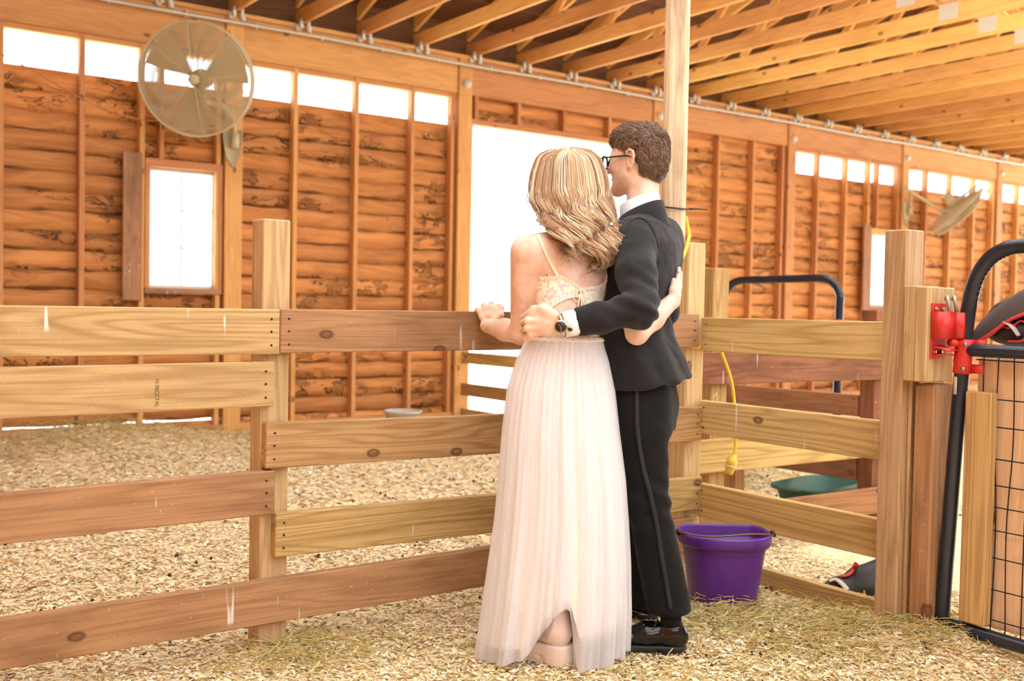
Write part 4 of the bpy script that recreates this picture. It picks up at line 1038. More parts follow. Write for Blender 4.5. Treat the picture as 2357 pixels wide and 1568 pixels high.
def handR():
    f = Field(K(1553, 660, 3.70) - v3(.09, .13, .12), K(1553, 660, 3.70) + v3(.09, .15, .12), .0024)
    f.cone(elR * .3 + wrR * .7, wrR, .031, .027, .02)
    tips = [K(1563, 618, 3.735), K(1567, 628, 3.765), K(1566, 640, 3.79), K(1562, 655, 3.80)]
    mid = [K(1560, 642, 3.715), K(1565, 650, 3.74), K(1565, 660, 3.765), K(1562, 670, 3.78)]
    kn = [K(1554, 668, 3.685), K(1559, 672, 3.71), K(1561, 679, 3.735), K(1560, 687, 3.755)]
    f.ell((wrR + kn[1]) / 2, (.018, .040, .042), None, .015)
    for k_, m_, t_ in zip(kn, mid, tips): f.cone(wrR * .5 + k_ * .5, k_, .014, .010, .012); finger(f, [k_, m_, t_], .0096, .0072)
    f.chain([K(1550, 690, 3.66), K(1548, 668, 3.665), K(1551, 645, 3.68)], [.015, .0115, .0085], .008)
    return f, tips, mid
fR, tipR, midR = handR(); V, Q = fR.surf(1); wb.add(V, Q)
wobj('body', wb, M['skin'], wr)
for q in (-1, 1):
    b = MB(); th = np.linspace(0, 2 * np.pi, 16, endpoint=False); ec = hp(.079, q * .030, .002)
    b.grid(np.stack([ec + .0115 * (np.cos(a) * (np.cos(th)[:, None] * v3(1, 0, 0) + np.sin(th)[:, None] * v3(0, 1, 0)) + np.sin(a) * UP) for a in np.linspace(-1.5, 1.5, 9)]), wrap=True); wobj('eye', b, M['eye'], wr)
b = MB(); b.tube([tipR[0] + (midR[0] - tipR[0]) * .12 - v3(.002, .0075, -.002), tipR[0] + (midR[0] - tipR[0]) * .42 - v3(.002, .0095, 0)], [.0052, .0058], 8, flat=.6); wobj('fingernail', b, M['nails'], wr)
p = hit(Fw, [1258], [633])[0]; b = MB(); b.tube([p - v3(0, .001, 0), p + v3(0, .002, 0)], .0024, 8); wobj('mole', b, M['mole'], wr)
b = MB(); kq = knL[2] * .5 + knL[2] * .5; th = np.linspace(0, 2 * np.pi, 20); d1 = unit(K(1113, 710, 4.012) - knL[2]); a1 = unit(np.cross(d1, UP)); a2 = np.cross(d1, a1); c = knL[3] * .25 + K(1098, 717, 4.012) * .75
b.tube(c + .0105 * (np.cos(th)[:, None] * a1 + np.sin(th)[:, None] * a2), .0016, 6, caps=False); wobj('ring', b, M['gold'], wr)

# --- dress bodice wrapped on the torso, open at the back
def floral():
    t = NT('floral_cotton'); v = t.objvec(False); col = srgb(252, 242, 214)
    vo = t.n('ShaderNodeTexVoronoi'); nz = t.n('ShaderNodeTexNoise'); t.set(nz.inputs['Vector'], v); nz.inputs['Scale'].default_value = 140.0; vv = t.n('ShaderNodeVectorMath', operation='MULTIPLY_ADD'); t.set(vv.inputs[0], nz.outputs['Color']); vv.inputs[1].default_value = (.014, .014, .014); t.set(vv.inputs[2], v); t.set(vo.inputs['Vector'], vv.outputs[0]); vo.inputs['Scale'].default_value = 95.0
    sc = t.n('ShaderNodeSeparateColor', i_0=vo.outputs['Color'])
    pet = t.math('MULTIPLY', t.math('MULTIPLY', t.step(vo.outputs['Distance'], .75, .35), .8), t.step(sc.outputs[0], .25, .3))
    rp_ = t.n('ShaderNodeValToRGB'); t.set(rp_.inputs[0], sc.outputs[1]); e = rp_.color_ramp; e.interpolation = 'CONSTANT'
    cols = [(0, srgb(244, 176, 186)), (.3, srgb(176, 204, 226)), (.52, srgb(250, 214, 196)), (.7, srgb(186, 206, 156)), (.86, srgb(252, 236, 170))]
    while len(e.elements) < 5: e.elements.new(.5)
    for el, (q, c) in zip(e.elements, cols): el.position = q; el.color = (*c, 1)
    t.base(t.mix(pet, col, rp_.outputs[0])).p(Roughness=.8); t.bump(t.noise(v, 150.0, 2), .4, .002); return t.m
M['floral'] = floral(); M['cream'] = cloth('cream_ruffle', srgb(254, 244, 222), srgb(246, 230, 200), .8, 200, .1)
def bodice():
    na = 140; th = np.linspace(0, 2 * np.pi, na, endpoint=False)
    # direction (sin, -cos): 0 faces the photographer
    D = np.stack([np.sin(th), -np.cos(th), 0 * th], -1)
    axis_x = [(z, K(1312, y, 3.64)) for y, z in ((640, 0), (700, 0), (780, 0))]
    def ctr(z): 
        ys = np.array([560, 650, 700, 750, 800, 850]); cs = [K(1314, 560, 3.66), K(1312, 650, 3.65), K(1310, 700, 3.625), K(1306, 750, 3.60), K(1300, 800, 3.585), K(1298, 850, 3.575)]
        zz = np.array([c[2] for c in cs])[::-1]; return np.stack([np.interp(z, zz, np.array([c[i] for c in cs])[::-1]) for i in (0, 1)] + [z], -1)
    zt = np.interp(np.degrees((th + np.pi) % (2 * np.pi) - np.pi), [-180, -90, -60, -35, -15, 5, 20, 40, 60, 90, 180], [zc(612, 3.6), zc(628, 3.6), zc(646, 3.58), zc(643, 3.55), zc(640, 3.54), zc(656, 3.53), zc(668, 3.53), zc(664, 3.55), zc(662, 3.58), zc(640, 3.6), zc(612, 3.6)])
    zb = np.interp(np.degrees((th + np.pi) % (2 * np.pi) - np.pi), [-180, -90, -62, -48, -40, -25, -8, 8, 18, 30, 42, 52, 66, 90, 180], [zc(800, 3.6), zc(800, 3.6), zc(800, 3.57), zc(760, 3.56), zc(716, 3.56), zc(696, 3.55), zc(683, 3.54), zc(678, 3.53), zc(680, 3.53), zc(694, 3.54), zc(712, 3.55), zc(760, 3.56), zc(800, 3.58), zc(800, 3.6), zc(800, 3.6)])
    def ringpts(z, lift):
        C_ = ctr(z); t = Fw2.shoot(C_, D, .26, 140); return C_ + D * (t + lift)[:, None]
    us = np.linspace(0, 1, 16); G = np.stack([ringpts(zt * (1 - u) + zb * u, .0035 + .0012 * np.sin(th * 60 + 9 * u)) for u in us])
    b = MB(); b.grid(G, wrap=True); wobj('bodice', b, M['floral'], wr)
    for nm, base, sg in (('ruffle', zt, 1), ('ruffle', zb, -1)):
        n2 = 420; t2 = np.linspace(0, 2 * np.pi, n2, endpoint=False); zz = np.interp(t2, np.append(th, 2 * np.pi), np.append(base, base[0])); ring = np.stack([np.interp(t2, np.append(th, 2 * np.pi), np.append(G[0 if sg > 0 else -1][:, i], G[0 if sg > 0 else -1][0, i])) for i in range(3)], -1)
        D2 = np.stack([np.sin(t2), -np.cos(t2), 0 * t2], -1); wv = np.sin(t2 * 75) + .5 * np.sin(t2 * 131)
        rows = [ring + D2 * (.001 + .0035 * wv * a + .001)[:, None] + UP * sg * (a * .011 - .003) for a in np.linspace(0, 1, 5)] if False else [ring + D2 * (.002 + (.0035 * wv + .002) * a)[:, None] + UP * (sg * (a * .012 - .003)) for a in np.linspace(0, 1, 5)]
        b = MB(); b.grid(np.stack(rows), wrap=True); wobj(nm, b, M['cream'], wr)
# torso alone (no arms) so the wrap does not jump onto an arm
Fw2 = Field(K(1305, 700, 3.62) - v3(.26, .26, .28), K(1305, 700, 3.62) + v3(.26, .26, .26), .006)
loft(Fw2, [(K(1298, 850, 3.575), .080, .112), (K(1300, 800, 3.585), .082, .115), (K(1306, 750, 3.60), .088, .118), (K(1310, 700, 3.625), .092, .122), (K(1312, 650, 3.65), .102, .134), (K(1314, 600, 3.66), .098, .140), (K(1316, 565, 3.665), .075, .135)], WF, WS, .03, 2.1)
for a in (.38, .62):
    c = shL * (1 - a) + shR * a; Fw2.ell(c - WF * .052 - UP * .075, (.045, .03, .062), np.stack([WS, WF, UP], 1), .05)
bodice()
def ribbon(P, w, side, thick=.0012):
    P = np.asarray(P); S = np.asarray(side, float); b = MB(); T = np.gradient(P, axis=0); T /= np.linalg.norm(T, axis=1, keepdims=True)
    sd = np.cross(T, np.broadcast_to(S, P.shape)); sd /= np.linalg.norm(sd, axis=1, keepdims=True); N = np.cross(sd, T); w = np.broadcast_to(w, (len(P),))[:, None]
    b.grid(np.stack([P + sd * w + N * thick, P - sd * w + N * thick, P - sd * w - N * thick, P + sd * w - N * thick], 1), wrap=True); return b
ys = np.linspace(544, 642, 26); P = hit(Fw, np.interp(ys, [536, 560, 600, 642], [1237, 1246, 1264, 1287]), ys, lift=.0025)
P = np.vstack([P[0] + v3(-.004, .05, .000), P[0] + v3(-.002, .018, .008), P]); wobj('strap', ribbon(spline(P, 50), .0058, v3(0, -1, .35)), M['cream'], wr, False)
ys = np.linspace(592, 664, 18); P = hit(Fw, np.interp(ys, [592, 664], [1406, 1389]), ys, lift=.0025); wobj('strap', ribbon(P, .005, v3(0, -1, .2)), M['cream'], wr, False)
q = hit(Fw2, [1337], [672], lift=.008)[0]                                  # tied bow and tails
b = MB()
for dx, dz, r in ((-.022, -.012, 1), (.018, -.010, 1)):
    b.tube(spline([q, q + v3(dx * .6, -.010, .004), q + v3(dx * 1.1, -.012, dz - .012), q + v3(dx * .5, -.010, dz - .022), q], 16), .0030, 6, flat=.5)
for dx, L in ((-.010, .050), (.003, .060), (.014, .062)): b.tube(spline([q, q + v3(dx * .5, -.012, -L * .4), q + v3(dx, -.012, -L)], 10), .0032, 6, flat=.5)
b.tube([q - v3(.006, 0, 0), q + v3(.006, 0, 0)], .006, 8); wobj('bow', b, M['cream'], wr)

# --- skirt: opaque lining under a sheer dotted overlay
def tulle():
    t = NT('dotted_tulle'); v = t.objvec(False)
    vo = t.n('ShaderNodeTexVoronoi'); t.set(vo.inputs['Vector'], v); vo.inputs['Scale'].default_value = 62.0; vo.inputs['Randomness'].default_value = .5
    dot = t.math('MULTIPLY', t.step(vo.outputs['Distance'], .14, .10), .8); n = t.noise(t.scale(v, (14, 14, 1.2)), 1.0, 3)
    a = t.math('MAXIMUM', t.math('MULTIPLY_ADD', n, .5, .30), dot)
    df = t.n('ShaderNodeBsdfDiffuse'); df.inputs[0].default_value = (*srgb(252, 250, 252), 1); tl = t.n('ShaderNodeBsdfTranslucent'); tl.inputs[0].default_value = (*srgb(252, 250, 252), 1)
    m1 = t.n('ShaderNodeMixShader', i_0=.4); t.t.links.new(df.outputs[0], m1.inputs[1]); t.t.links.new(tl.outputs[0], m1.inputs[2])
    tr = t.n('ShaderNodeBsdfTransparent'); m2 = t.n('ShaderNodeMixShader'); t.set(m2.inputs[0], a); t.t.links.new(tr.outputs[0], m2.inputs[1]); t.t.links.new(m1.outputs[0], m2.inputs[2])
    t.t.links.new(m2.outputs[0], t.out.inputs[0]); return t.m
M['tulle'] = tulle()
SK_Y = np.array([776, 800, 830, 900, 1000, 1100, 1200, 1300, 1400, 1500, 1540.])
SK_L = np.array([1212, 1202, 1188, 1166, 1154, 1146, 1137, 1124, 1111, 1096, 1093.])
SK_R = np.array([1386, 1391, 1400, 1414, 1424, 1436, 1442, 1446, 1446, 1440, 1436.])
SK_D = np.array([3.588, 3.584, 3.578, 3.57, 3.56, 3.555, 3.55, 3.545, 3.54, 3.54, 3.54])
SK_E = np.array([.105, .112, .118, .135, .145, .150, .155, .160, .165, .172, .175])
def skirt(name, mat, kx, hem, n=260, m=60, amp=1.0, seed=0.0):
    th = np.linspace(0, 2 * np.pi, n, endpoint=False); D = np.stack([np.sin(th), -np.cos(th)], -1)
    zs = np.array([K(1290, y, d)[2] for y, d in zip(SK_Y, SK_D)])[::-1]; xl = np.array([K(a, y, d)[0] for a, y, d in zip(SK_L, SK_Y, SK_D)])[::-1]; xr = np.array([K(a, y, d)[0] for a, y, d in zip(SK_R, SK_Y, SK_D)])[::-1]
    yd = np.array([K(1290, y, d)[1] for y, d in zip(SK_Y, SK_D)])[::-1]; ed = SK_E[::-1]
    ztop = zs[-1]; xb = np.interp(.0, zs, (xl + xr) / 2) + np.interp(.0, zs, (xr - xl) / 2) * np.sin(th) * kx
    zh = hem(th, xb); u = np.linspace(0, 1, m) ** .95; rows = []
    for a in u:
        z = ztop + (zh - ztop) * a; cx = np.interp(z, zs, (xl + xr) / 2); w = np.interp(z, zs, (xr - xl) / 2) * kx; e = np.interp(z, zs, ed) * kx; cy = np.interp(z, zs, yd)
        k1 = a ** .7; f = 1 + amp * (.012 * np.sin(th * 46 + 2 * np.sin(th * 3 + seed)) * (1 - k1 * .75) + k1 * (.030 * np.sin(th * 13 + 3 * np.sin(th * 2 + seed) + a * 1.2) + .022 * np.sin(th * 21 + seed * 2 - a * 2 + 2 * np.cos(th * 3)) + .012 * np.sin(th * 34 + a * 3 + seed)))
        rows.append(np.stack([cx + w * f * np.sin(th), cy - e * (f + (f - 1) * 1.2) * np.cos(th), z], -1))
    b = MB(); b.grid(np.stack(rows), wrap=True); return wobj(name, b, mat, wr)
def px_hem(tab_x, tab_y, d=3.42):
    """hem height from where the hem runs, left to right"""
    X = np.array([K(a, b_, d)[0] for a, b_ in zip(tab_x, tab_y)]); Z = np.array([max(.004, K(a, b_, d)[2]) for a, b_ in zip(tab_x, tab_y)])
    return lambda th, xb: np.where(np.cos(th) > -.1, np.interp(xb, X, Z), .006)
HEMX = [1085, 1095, 1150, 1200, 1215, 1228, 1245, 1270, 1290, 1301, 1311, 1319, 1325, 1345, 1400, 1445]
HEMY = [1540, 1535, 1530, 1512, 1494, 1466, 1434, 1404, 1391, 1398, 1440, 1500, 1536, 1545, 1540, 1520]
skirt('skirt_lining', M['ivory'], .90, px_hem([1080, 1140, 1200, 1215, 1228, 1245, 1270, 1290, 1301, 1311, 1325, 1345, 1380, 1440], [1500, 1502, 1490, 1474, 1450, 1420, 1392, 1378, 1384, 1420, 1462, 1470, 1462, 1450]), amp=.45, seed=1.3)
skirt('skirt_overlay', M['tulle'], 1.0, px_hem(HEMX, HEMY), amp=1.15, seed=.2)
skirt('skirt_overlay', M['tulle'], .955, px_hem(HEMX, [min(y_ + 4, 1545) for y_ in HEMY]), amp=1.5, seed=2.6, n=300)
b = MB(); th = np.linspace(0, 2 * np.pi, 120); zw = K(1300, 782, 3.588)[2]
P = np.stack([(K(1212, 782, 3.588)[0] + K(1388, 782, 3.588)[0]) / 2 + (K(1388, 782, 3.588)[0] - K(1212, 782, 3.588)[0]) / 2 * np.sin(th), 3.588 - .112 * np.cos(th) - .006, zw + .004 * np.sin(th * 30) * .3], -1)
b.tube(P, .0045, 6, caps=False); wobj('waistband', b, M['cream'], wr)

# --- boots
def boot(heel, dirv, label=None):
    d = unit(v3(dirv[0], dirv[1], 0)); s = np.cross(UP, d); p = lambda a, b_, c: heel + d * a + s * b_ + UP * c
    R = np.stack([d, s, UP], 1)
    f = Field(p(.12, 0, .12) - v3(.22, .22, .15), p(.12, 0, .12) + v3(.22, .22, .20), .0035)
    f.cone(p(.060, 0, .29), p(.060, 0, .16), .046, .042, .01); f.cone(p(.060, 0, .16), p(.058, 0, .115), .042, .045, .02); f.cone(p(.06, 0, .115), p(.16, 0, .092), .046, .038, .04, flat=(s, .95)); f.cone(p(.16, 0, .09), p(.222, 0, .080), .038, .028, .03, flat=(s, 1.3)); f.ell(p(.050, 0, .10), (.047, .039, .048), R, .02)
    f.box(p(.1, 0, .020), (.3, .2, .042), R, .0, .002, 'sub'); f.box(p(.06, 0, .33), (.2, .2, .045), R, 0, .002, 'sub')
    V, Q = f.surf(1); b = MB(); b.add(V, Q); up = wobj('boot', b, M['bootp'], wr)
    f2 = Field(p(.12, 0, .04) - v3(.22, .22, .08), p(.12, 0, .04) + v3(.22, .22, .08), .0032)
    slab(f2, p(.044, 0, 0), p(.060, 0, 0), .048, .048, .0, .068); slab(f2, p(.115, 0, 0), p(.205, 0, 0), .046, .050, .0, .062); slab(f2, p(.05, 0, 0), p(.2, 0, 0), .046, .046, .030, .068)
    V, Q = f2.surf(1); b = MB(); b.add(V, Q); wobj('boot_sole', b, M['boots'], wr, parent=up)
    g = MB(); th = np.linspace(0, 2 * np.pi, 32); ov = lambda t: p(.064 + .024 * math.cos(t) - .006 * math.sin(t), 0, .148 + .060 * math.sin(t))
    for sg in (1, -1):
        O_ = np.stack([ov(t) for t in th]); rr = np.linspace(1, 0, 6); rows = []
        for k_ in rr:
            Ok = O_.mean(0) * (1 - k_) + O_ * k_; tt = f.shoot(Ok, np.broadcast_to(s * sg, Ok.shape), .1, 80); rows.append(Ok + s * sg * (tt[:, None] + .0012))
        g.grid(np.stack(rows))
    wobj('gusset', g, M['gusset'], wr, parent=up)
boot(K(1312, 1540, 3.44) * v3(1, 1, 0), (-.80, .50)); boot(K(1362, 1500, 3.60) * v3(1, 1, 0), (-.5, .866))

# --- long wavy hair in clumps of strands
def hair_mat(name, rough=.38):
    t = NT(name); a = t.n('ShaderNodeAttribute', attribute_name='tint').outputs['Color']; t.base(a).p(Roughness=rough); t.b.inputs['Specular IOR Level'].default_value = .55
    t.b.inputs['Sheen Weight'].default_value = .15; return t.m
M['blonde'] = hair_mat('blonde_hair', .34); M['brownhair'] = hair_mat('brown_hair', .4)
def long_hair():
    rs = np.random.default_rng(21); b = MB()
    HY = np.array([343, 352, 370, 400, 430, 460, 490, 520, 550, 580, 610, 640.])
    HL = np.array([1290, 1263, 1245, 1235, 1230, 1230, 1238, 1254, 1268, 1280, 1290, 1296.])
    HR = np.array([1326, 1353, 1371, 1384, 1390, 1394, 1397, 1412, 1416, 1410, 1402, 1396.])
    HE = np.array([.010, .060, .085, .100, .105, .104, .098, .085, .066, .05, .045, .045])          # half depth
    HD = np.array([3.735, 3.735, 3.735, 3.735, 3.73, 3.72, 3.70, 3.665, 3.625, 3.60, 3.585, 3.575])
    def pt(y, psi, ins=1.0):
        L, R_, E, D_ = (np.interp(y, HY, a) for a in (HL, HR, HE, HD))
        cx, w = (L + R_) / 2, (R_ - L) / 2
        return cx + w * np.sin(psi) * ins, D_ - E * np.cos(psi) * ins
    # inner mass so that no scalp shows through
    f = Field(K(1310, 480, 3.68) - v3(.17, .17, .25), K(1310, 480, 3.68) + v3(.19, .17, .23), .006)
    secs = []
    for y in (600, 570, 540, 510, 480, 450, 420, 390, 365, 352):
        x0, _ = pt(y, -np.pi / 2, .86); x1, _ = pt(y, np.pi / 2, .86); dd = np.interp(y, HY, HD) + (.035 if y > 500 else 0.0); sx_ = np.interp(y, [352, 480, 540, 600], [1, 1, .8, .45])
        secs.append((K((x0 + x1) / 2 + (8 if y > 520 else 0), y, dd), np.interp(y, HY, HE) * .86 * sx_, (x1 - x0) / 2 * 1.55e-3 * sx_))
    loft(f, secs, v3(0, 1, 0), v3(1, 0, 0), .01, 2.0)
    f.ell(hd_c + hb_[0] * .15 - UP * .05, (.085, .085, .11), None, .02, 'sub')
    V, Q = f.surf(2); b.add(V, Q, col=np.array(srgb(170, 126, 90)))
    tones = np.array([srgb(222, 186, 146), srgb(204, 162, 122), srgb(240, 212, 174), srgb(178, 134, 98), srgb(250, 230, 198), srgb(150, 106, 74)])
    NC = 180
    for c in range(NC):
        psi = np.radians(rs.uniform(-88, 140)) if c % 3 else np.radians(rs.uniform(-60, 75)); ins0 = rs.uniform(.92, 1.05)
        deg = np.degrees(psi); yend = np.interp(deg, [-90, -62, -50, -30, -12, 0, 12, 30, 60, 100, 140], [506, 512, 560, 604, 590, 566, 592, 618, 610, 560, 520]) + rs.uniform(-22, 12)
        n = 40; y = 344 + (yend - 344) * np.linspace(0, 1, n) ** 1.12
        grow = np.clip((y - 425) / 90, 0, 1); ph = rs.normal(0, .5) + psi * 2.6; wl = rs.uniform(72, 90); A = rs.uniform(9, 17)
        sweep = np.clip((y - 343) / 22, 0, 1) ** .7; pz = psi * (.08 + .92 * sweep)
        ang = 2 * np.pi * (y - 430) / wl + ph; px, dd = pt(y, pz, ins0)
        endc = np.clip((y - (yend - 60)) / 60, 0, 1)                                # tighter ringlet at the end
        curl = A * grow * (1 + .8 * endc) * (.5 if deg < -50 else 1.0)
        out = np.where(deg < -55, -1.0, np.where(deg > 70, .5, 0.0)) * endc ** 1.5 * 24
        px = px + curl * np.sin(ang) + out; dd = dd - .0019 * curl * np.cos(ang) - .006 * grow - .012 * endc
        dd = dd - .06 * np.clip(.35 - np.sin(psi), 0, 1) * np.clip((y - 515) / 55, 0, 1)
        yy = y - endc ** 2 * 14 * (np.abs(out) / 24) - endc * 5 * np.cos(ang)
        core = np.stack([K(a, q_, e_) for a, q_, e_ in zip(px, yy, dd)]); T = np.gradient(core, axis=0); T /= np.linalg.norm(T, axis=1, keepdims=True)
        sd = np.cross(T, v3(0, -1, 0)); sd /= np.maximum(np.linalg.norm(sd, axis=1, keepdims=True), 1e-6); nn_ = np.cross(sd, T)
        wid = np.interp(np.linspace(0, 1, n), [0, .15, .5, .8, 1], [.008, .017, .019, .016, .005]) * rs.uniform(.8, 1.2); tone = tones[rs.choice(6, p=[.25, .22, .2, .14, .1, .09])]
        tw = rs.uniform(-.5, .5) + 1.8 * endc
        for s in range(22):
            a0 = rs.uniform(-1, 1); b0 = rs.uniform(-.4, .5) + .35 * (1 - a0 * a0); ca, sa = np.cos(tw), np.sin(tw)
            off = sd * ((a0 * ca - b0 * sa) * wid)[:, None] + nn_ * ((a0 * sa * .6 + b0 * ca) * wid * .6)[:, None]
            P = core + off + rs.normal(0, .0006, (n, 3)).cumsum(0) * .15; cut = n - rs.integers(0, 6)
            col = np.clip(tone * rs.uniform(.83, 1.2), 0, .95)
            b.tube(P[:cut], np.interp(np.linspace(0, 1, cut), [0, .1, .8, 1], [.0009, .0013, .0012, .0004]), 3, caps=False, col=col)
    for _ in range(70):                                                            # flyaways
        psi = np.radians(rs.uniform(-90, 95)); y0 = rs.uniform(400, 560); L = rs.uniform(20, 60); y = y0 + np.linspace(0, L, 9); px, dd = pt(y, psi, 1.05)
        k_ = rs.normal(0, 10); P = np.stack([K(a + k_ * t * t + 3 * np.sin(5 * t), q_, e_) for a, q_, e_, t in zip(px, y, dd, np.linspace(0, 1, 9))]); b.tube(P, .0006, 3, caps=False, col=tones[2])
    wobj('hair', b, M['blonde'], wr)
long_hair()
for px, py in ((1268, 516), (1407, 516)):
    b = MB(); q = K(px, py, 3.64 if px < 1300 else 3.60); th = np.linspace(0, 2 * np.pi, 12, endpoint=False)
    b.grid(np.stack([q + .006 * (np.cos(a) * (np.cos(th)[:, None] * v3(1, 0, 0) + np.sin(th)[:, None] * v3(0, 1, 0)) + np.sin(a) * UP) for a in np.linspace(-1.5, 1.5, 7)]), wrap=True); wobj('pearl_pin', b, M['pearl'], wr)

# ================================================================== the man
mr = empty('person', tuple(at(1510, 1470, 3.66)[:2]) + (0,), 'man in a black suit and glasses with his arm around the woman', 'person', rz=RZ)
MF = unit(v3(-.85, .5, 0)); MS = np.cross(UP, MF)                # facing, and his left (towards the photographer)
mh_c = K(1464, 374, 3.81)
Gh, gp, gb = head_field(mh_c, (-.87, .49), 1.0, .003, tilt=.02)
gf, gl, gu = gb
nkB, nkT = K(1478, 505, 3.765), K(1466, 430, 3.80)
Gh.cone(gp(-.030, 0, -.075), nkB + UP * .02, .056, .060, .03)
sL, sR = K(1456, 556, 3.625), K(1530, 548, 3.90)
eL, wL = K(1476, 712, 3.435), K(1296, 748, 3.425)
eR, wR = K(1528, 715, 4.00), K(1480, 722, 4.24)
mb = MB(); V, Q = Gh.surf(1); mb.add(V, Q)
# left hand spread on her hip: back of the hand towards us, fingers wrapping away
def hand_on_hip():
    f = Field(K(1245, 745, 3.46) - v3(.10, .12, .10), K(1245, 745, 3.46) + v3(.13, .13, .10), .0025)
    f.cone(wL * 1.25 - K(1250, 743, 3.44) * .25, wL, .031, .029, .01, flat=(UP, 1.05))
    kn = [K(1222, 722, 3.445), K(1213, 738, 3.44), K(1213, 756, 3.443), K(1221, 772, 3.452)]
    f.ell(K(1260, 745, 3.437), (.042, .018, .041), None, .016)
    for i, k_ in enumerate(kn):
        f.cone(wL * .6 + k_ * .4, k_, .016, .0105, .009)
        m_ = K([1204, 1201, 1202, 1207][i], [729, 744, 761, 777][i], 3.475); t_ = K([1208, 1206, 1207, 1212][i], [737, 750, 766, 780][i], 3.515); e_ = K([1222, 1220, 1220, 1224][i], [741, 754, 769, 782][i], 3.535)
        finger(f, [k_, m_, t_, e_], .0102, .0080, .0015)
    f.chain([K(1272, 726, 3.43), K(1250, 712, 3.435), K(1228, 713, 3.45), K(1213, 724, 3.468)], [.020, .0165, .0125, .0095], .012)
    return f, kn
fm, knM = hand_on_hip(); V, Q = fm.surf(1); mb.add(V, Q)
f = Field(wR - v3(.12, .14, .12), wR + v3(.12, .16, .12), .003)                       # right hand on the rail, out of sight
dR = unit(wR - eR); f.cone(wR - dR * .05, wR, .03, .028, .01); f.ell(wR + dR * .05, (.035, .045, .02), None, .02)
for i in range(4):
    o_ = np.cross(dR, UP) * (.028 - .019 * i); k_ = wR + dR * .09 + o_; finger(f, [wR + dR * .05 + o_ * .8, k_, k_ + dR * .035 - UP * .012, k_ + dR * .045 - UP * .04], .0115, .0085)
f.chain([wR + dR * .03 - np.cross(dR, UP) * .03, wR + dR * .07 - np.cross(dR, UP) * .055, wR + dR * .10 - np.cross(dR, UP) * .05], [.016, .012, .009], .01)
V, Q = f.surf(1); mb.add(V, Q)
# the rest of the body, inside the clothes, so that head, arms and legs are one figure
f = Field(K(1490, 900, 3.75) - v3(.42, .42, .95), K(1490, 900, 3.75) + v3(.25, .62, .65), .012)
loft(f, [(K(1482, 930, 3.71), .10, .14), (K(1470, 760, 3.74), .09, .13), (K(1478, 600, 3.76), .09, .14), (K(1485, 560, 3.765), .06, .12)], MF, MS, .03)
f.cone(nkB + UP * .02, K(1482, 570, 3.765), .05, .06, .03)
for a, e_, w_ in ((sL, eL, wL), (sR, eR, wR)): f.cone(a * .8 + nkB * .2 - UP * .03, a - UP * .02, .05, .045, .03); f.cone(a - UP * .02, e_, .038, .034, .03); f.cone(e_, w_, .032, .026, .02)
hL, kL, aL = K(1478, 930, 3.645), K(1490, 1150, 3.63), K(1537, 1385, 3.63); hR, kR, aR = K(1490, 930, 3.80), K(1484, 1150, 3.86), K(1476, 1350, 3.955)
for a, k_, e_ in ((hL, kL, aL), (hR, kR, aR)): f.cone(a, k_, .06, .045, .03); f.cone(k_, e_, .042, .03, .03)
V, Q = f.surf(1); mb.add(V, Q)
wobj('body', mb, M['skin'], mr)
for q in (-1, 1):
    b = MB(); th = np.linspace(0, 2 * np.pi, 16, endpoint=False); ec = gp(.079, q * .030, .002)
    b.grid(np.stack([ec + .0120 * (np.cos(a) * (np.cos(th)[:, None] * v3(1, 0, 0) + np.sin(th)[:, None] * v3(0, 1, 0)) + np.sin(a) * UP) for a in np.linspace(-1.5, 1.5, 9)]), wrap=True); wobj('eye', b, M['eye'], mr)

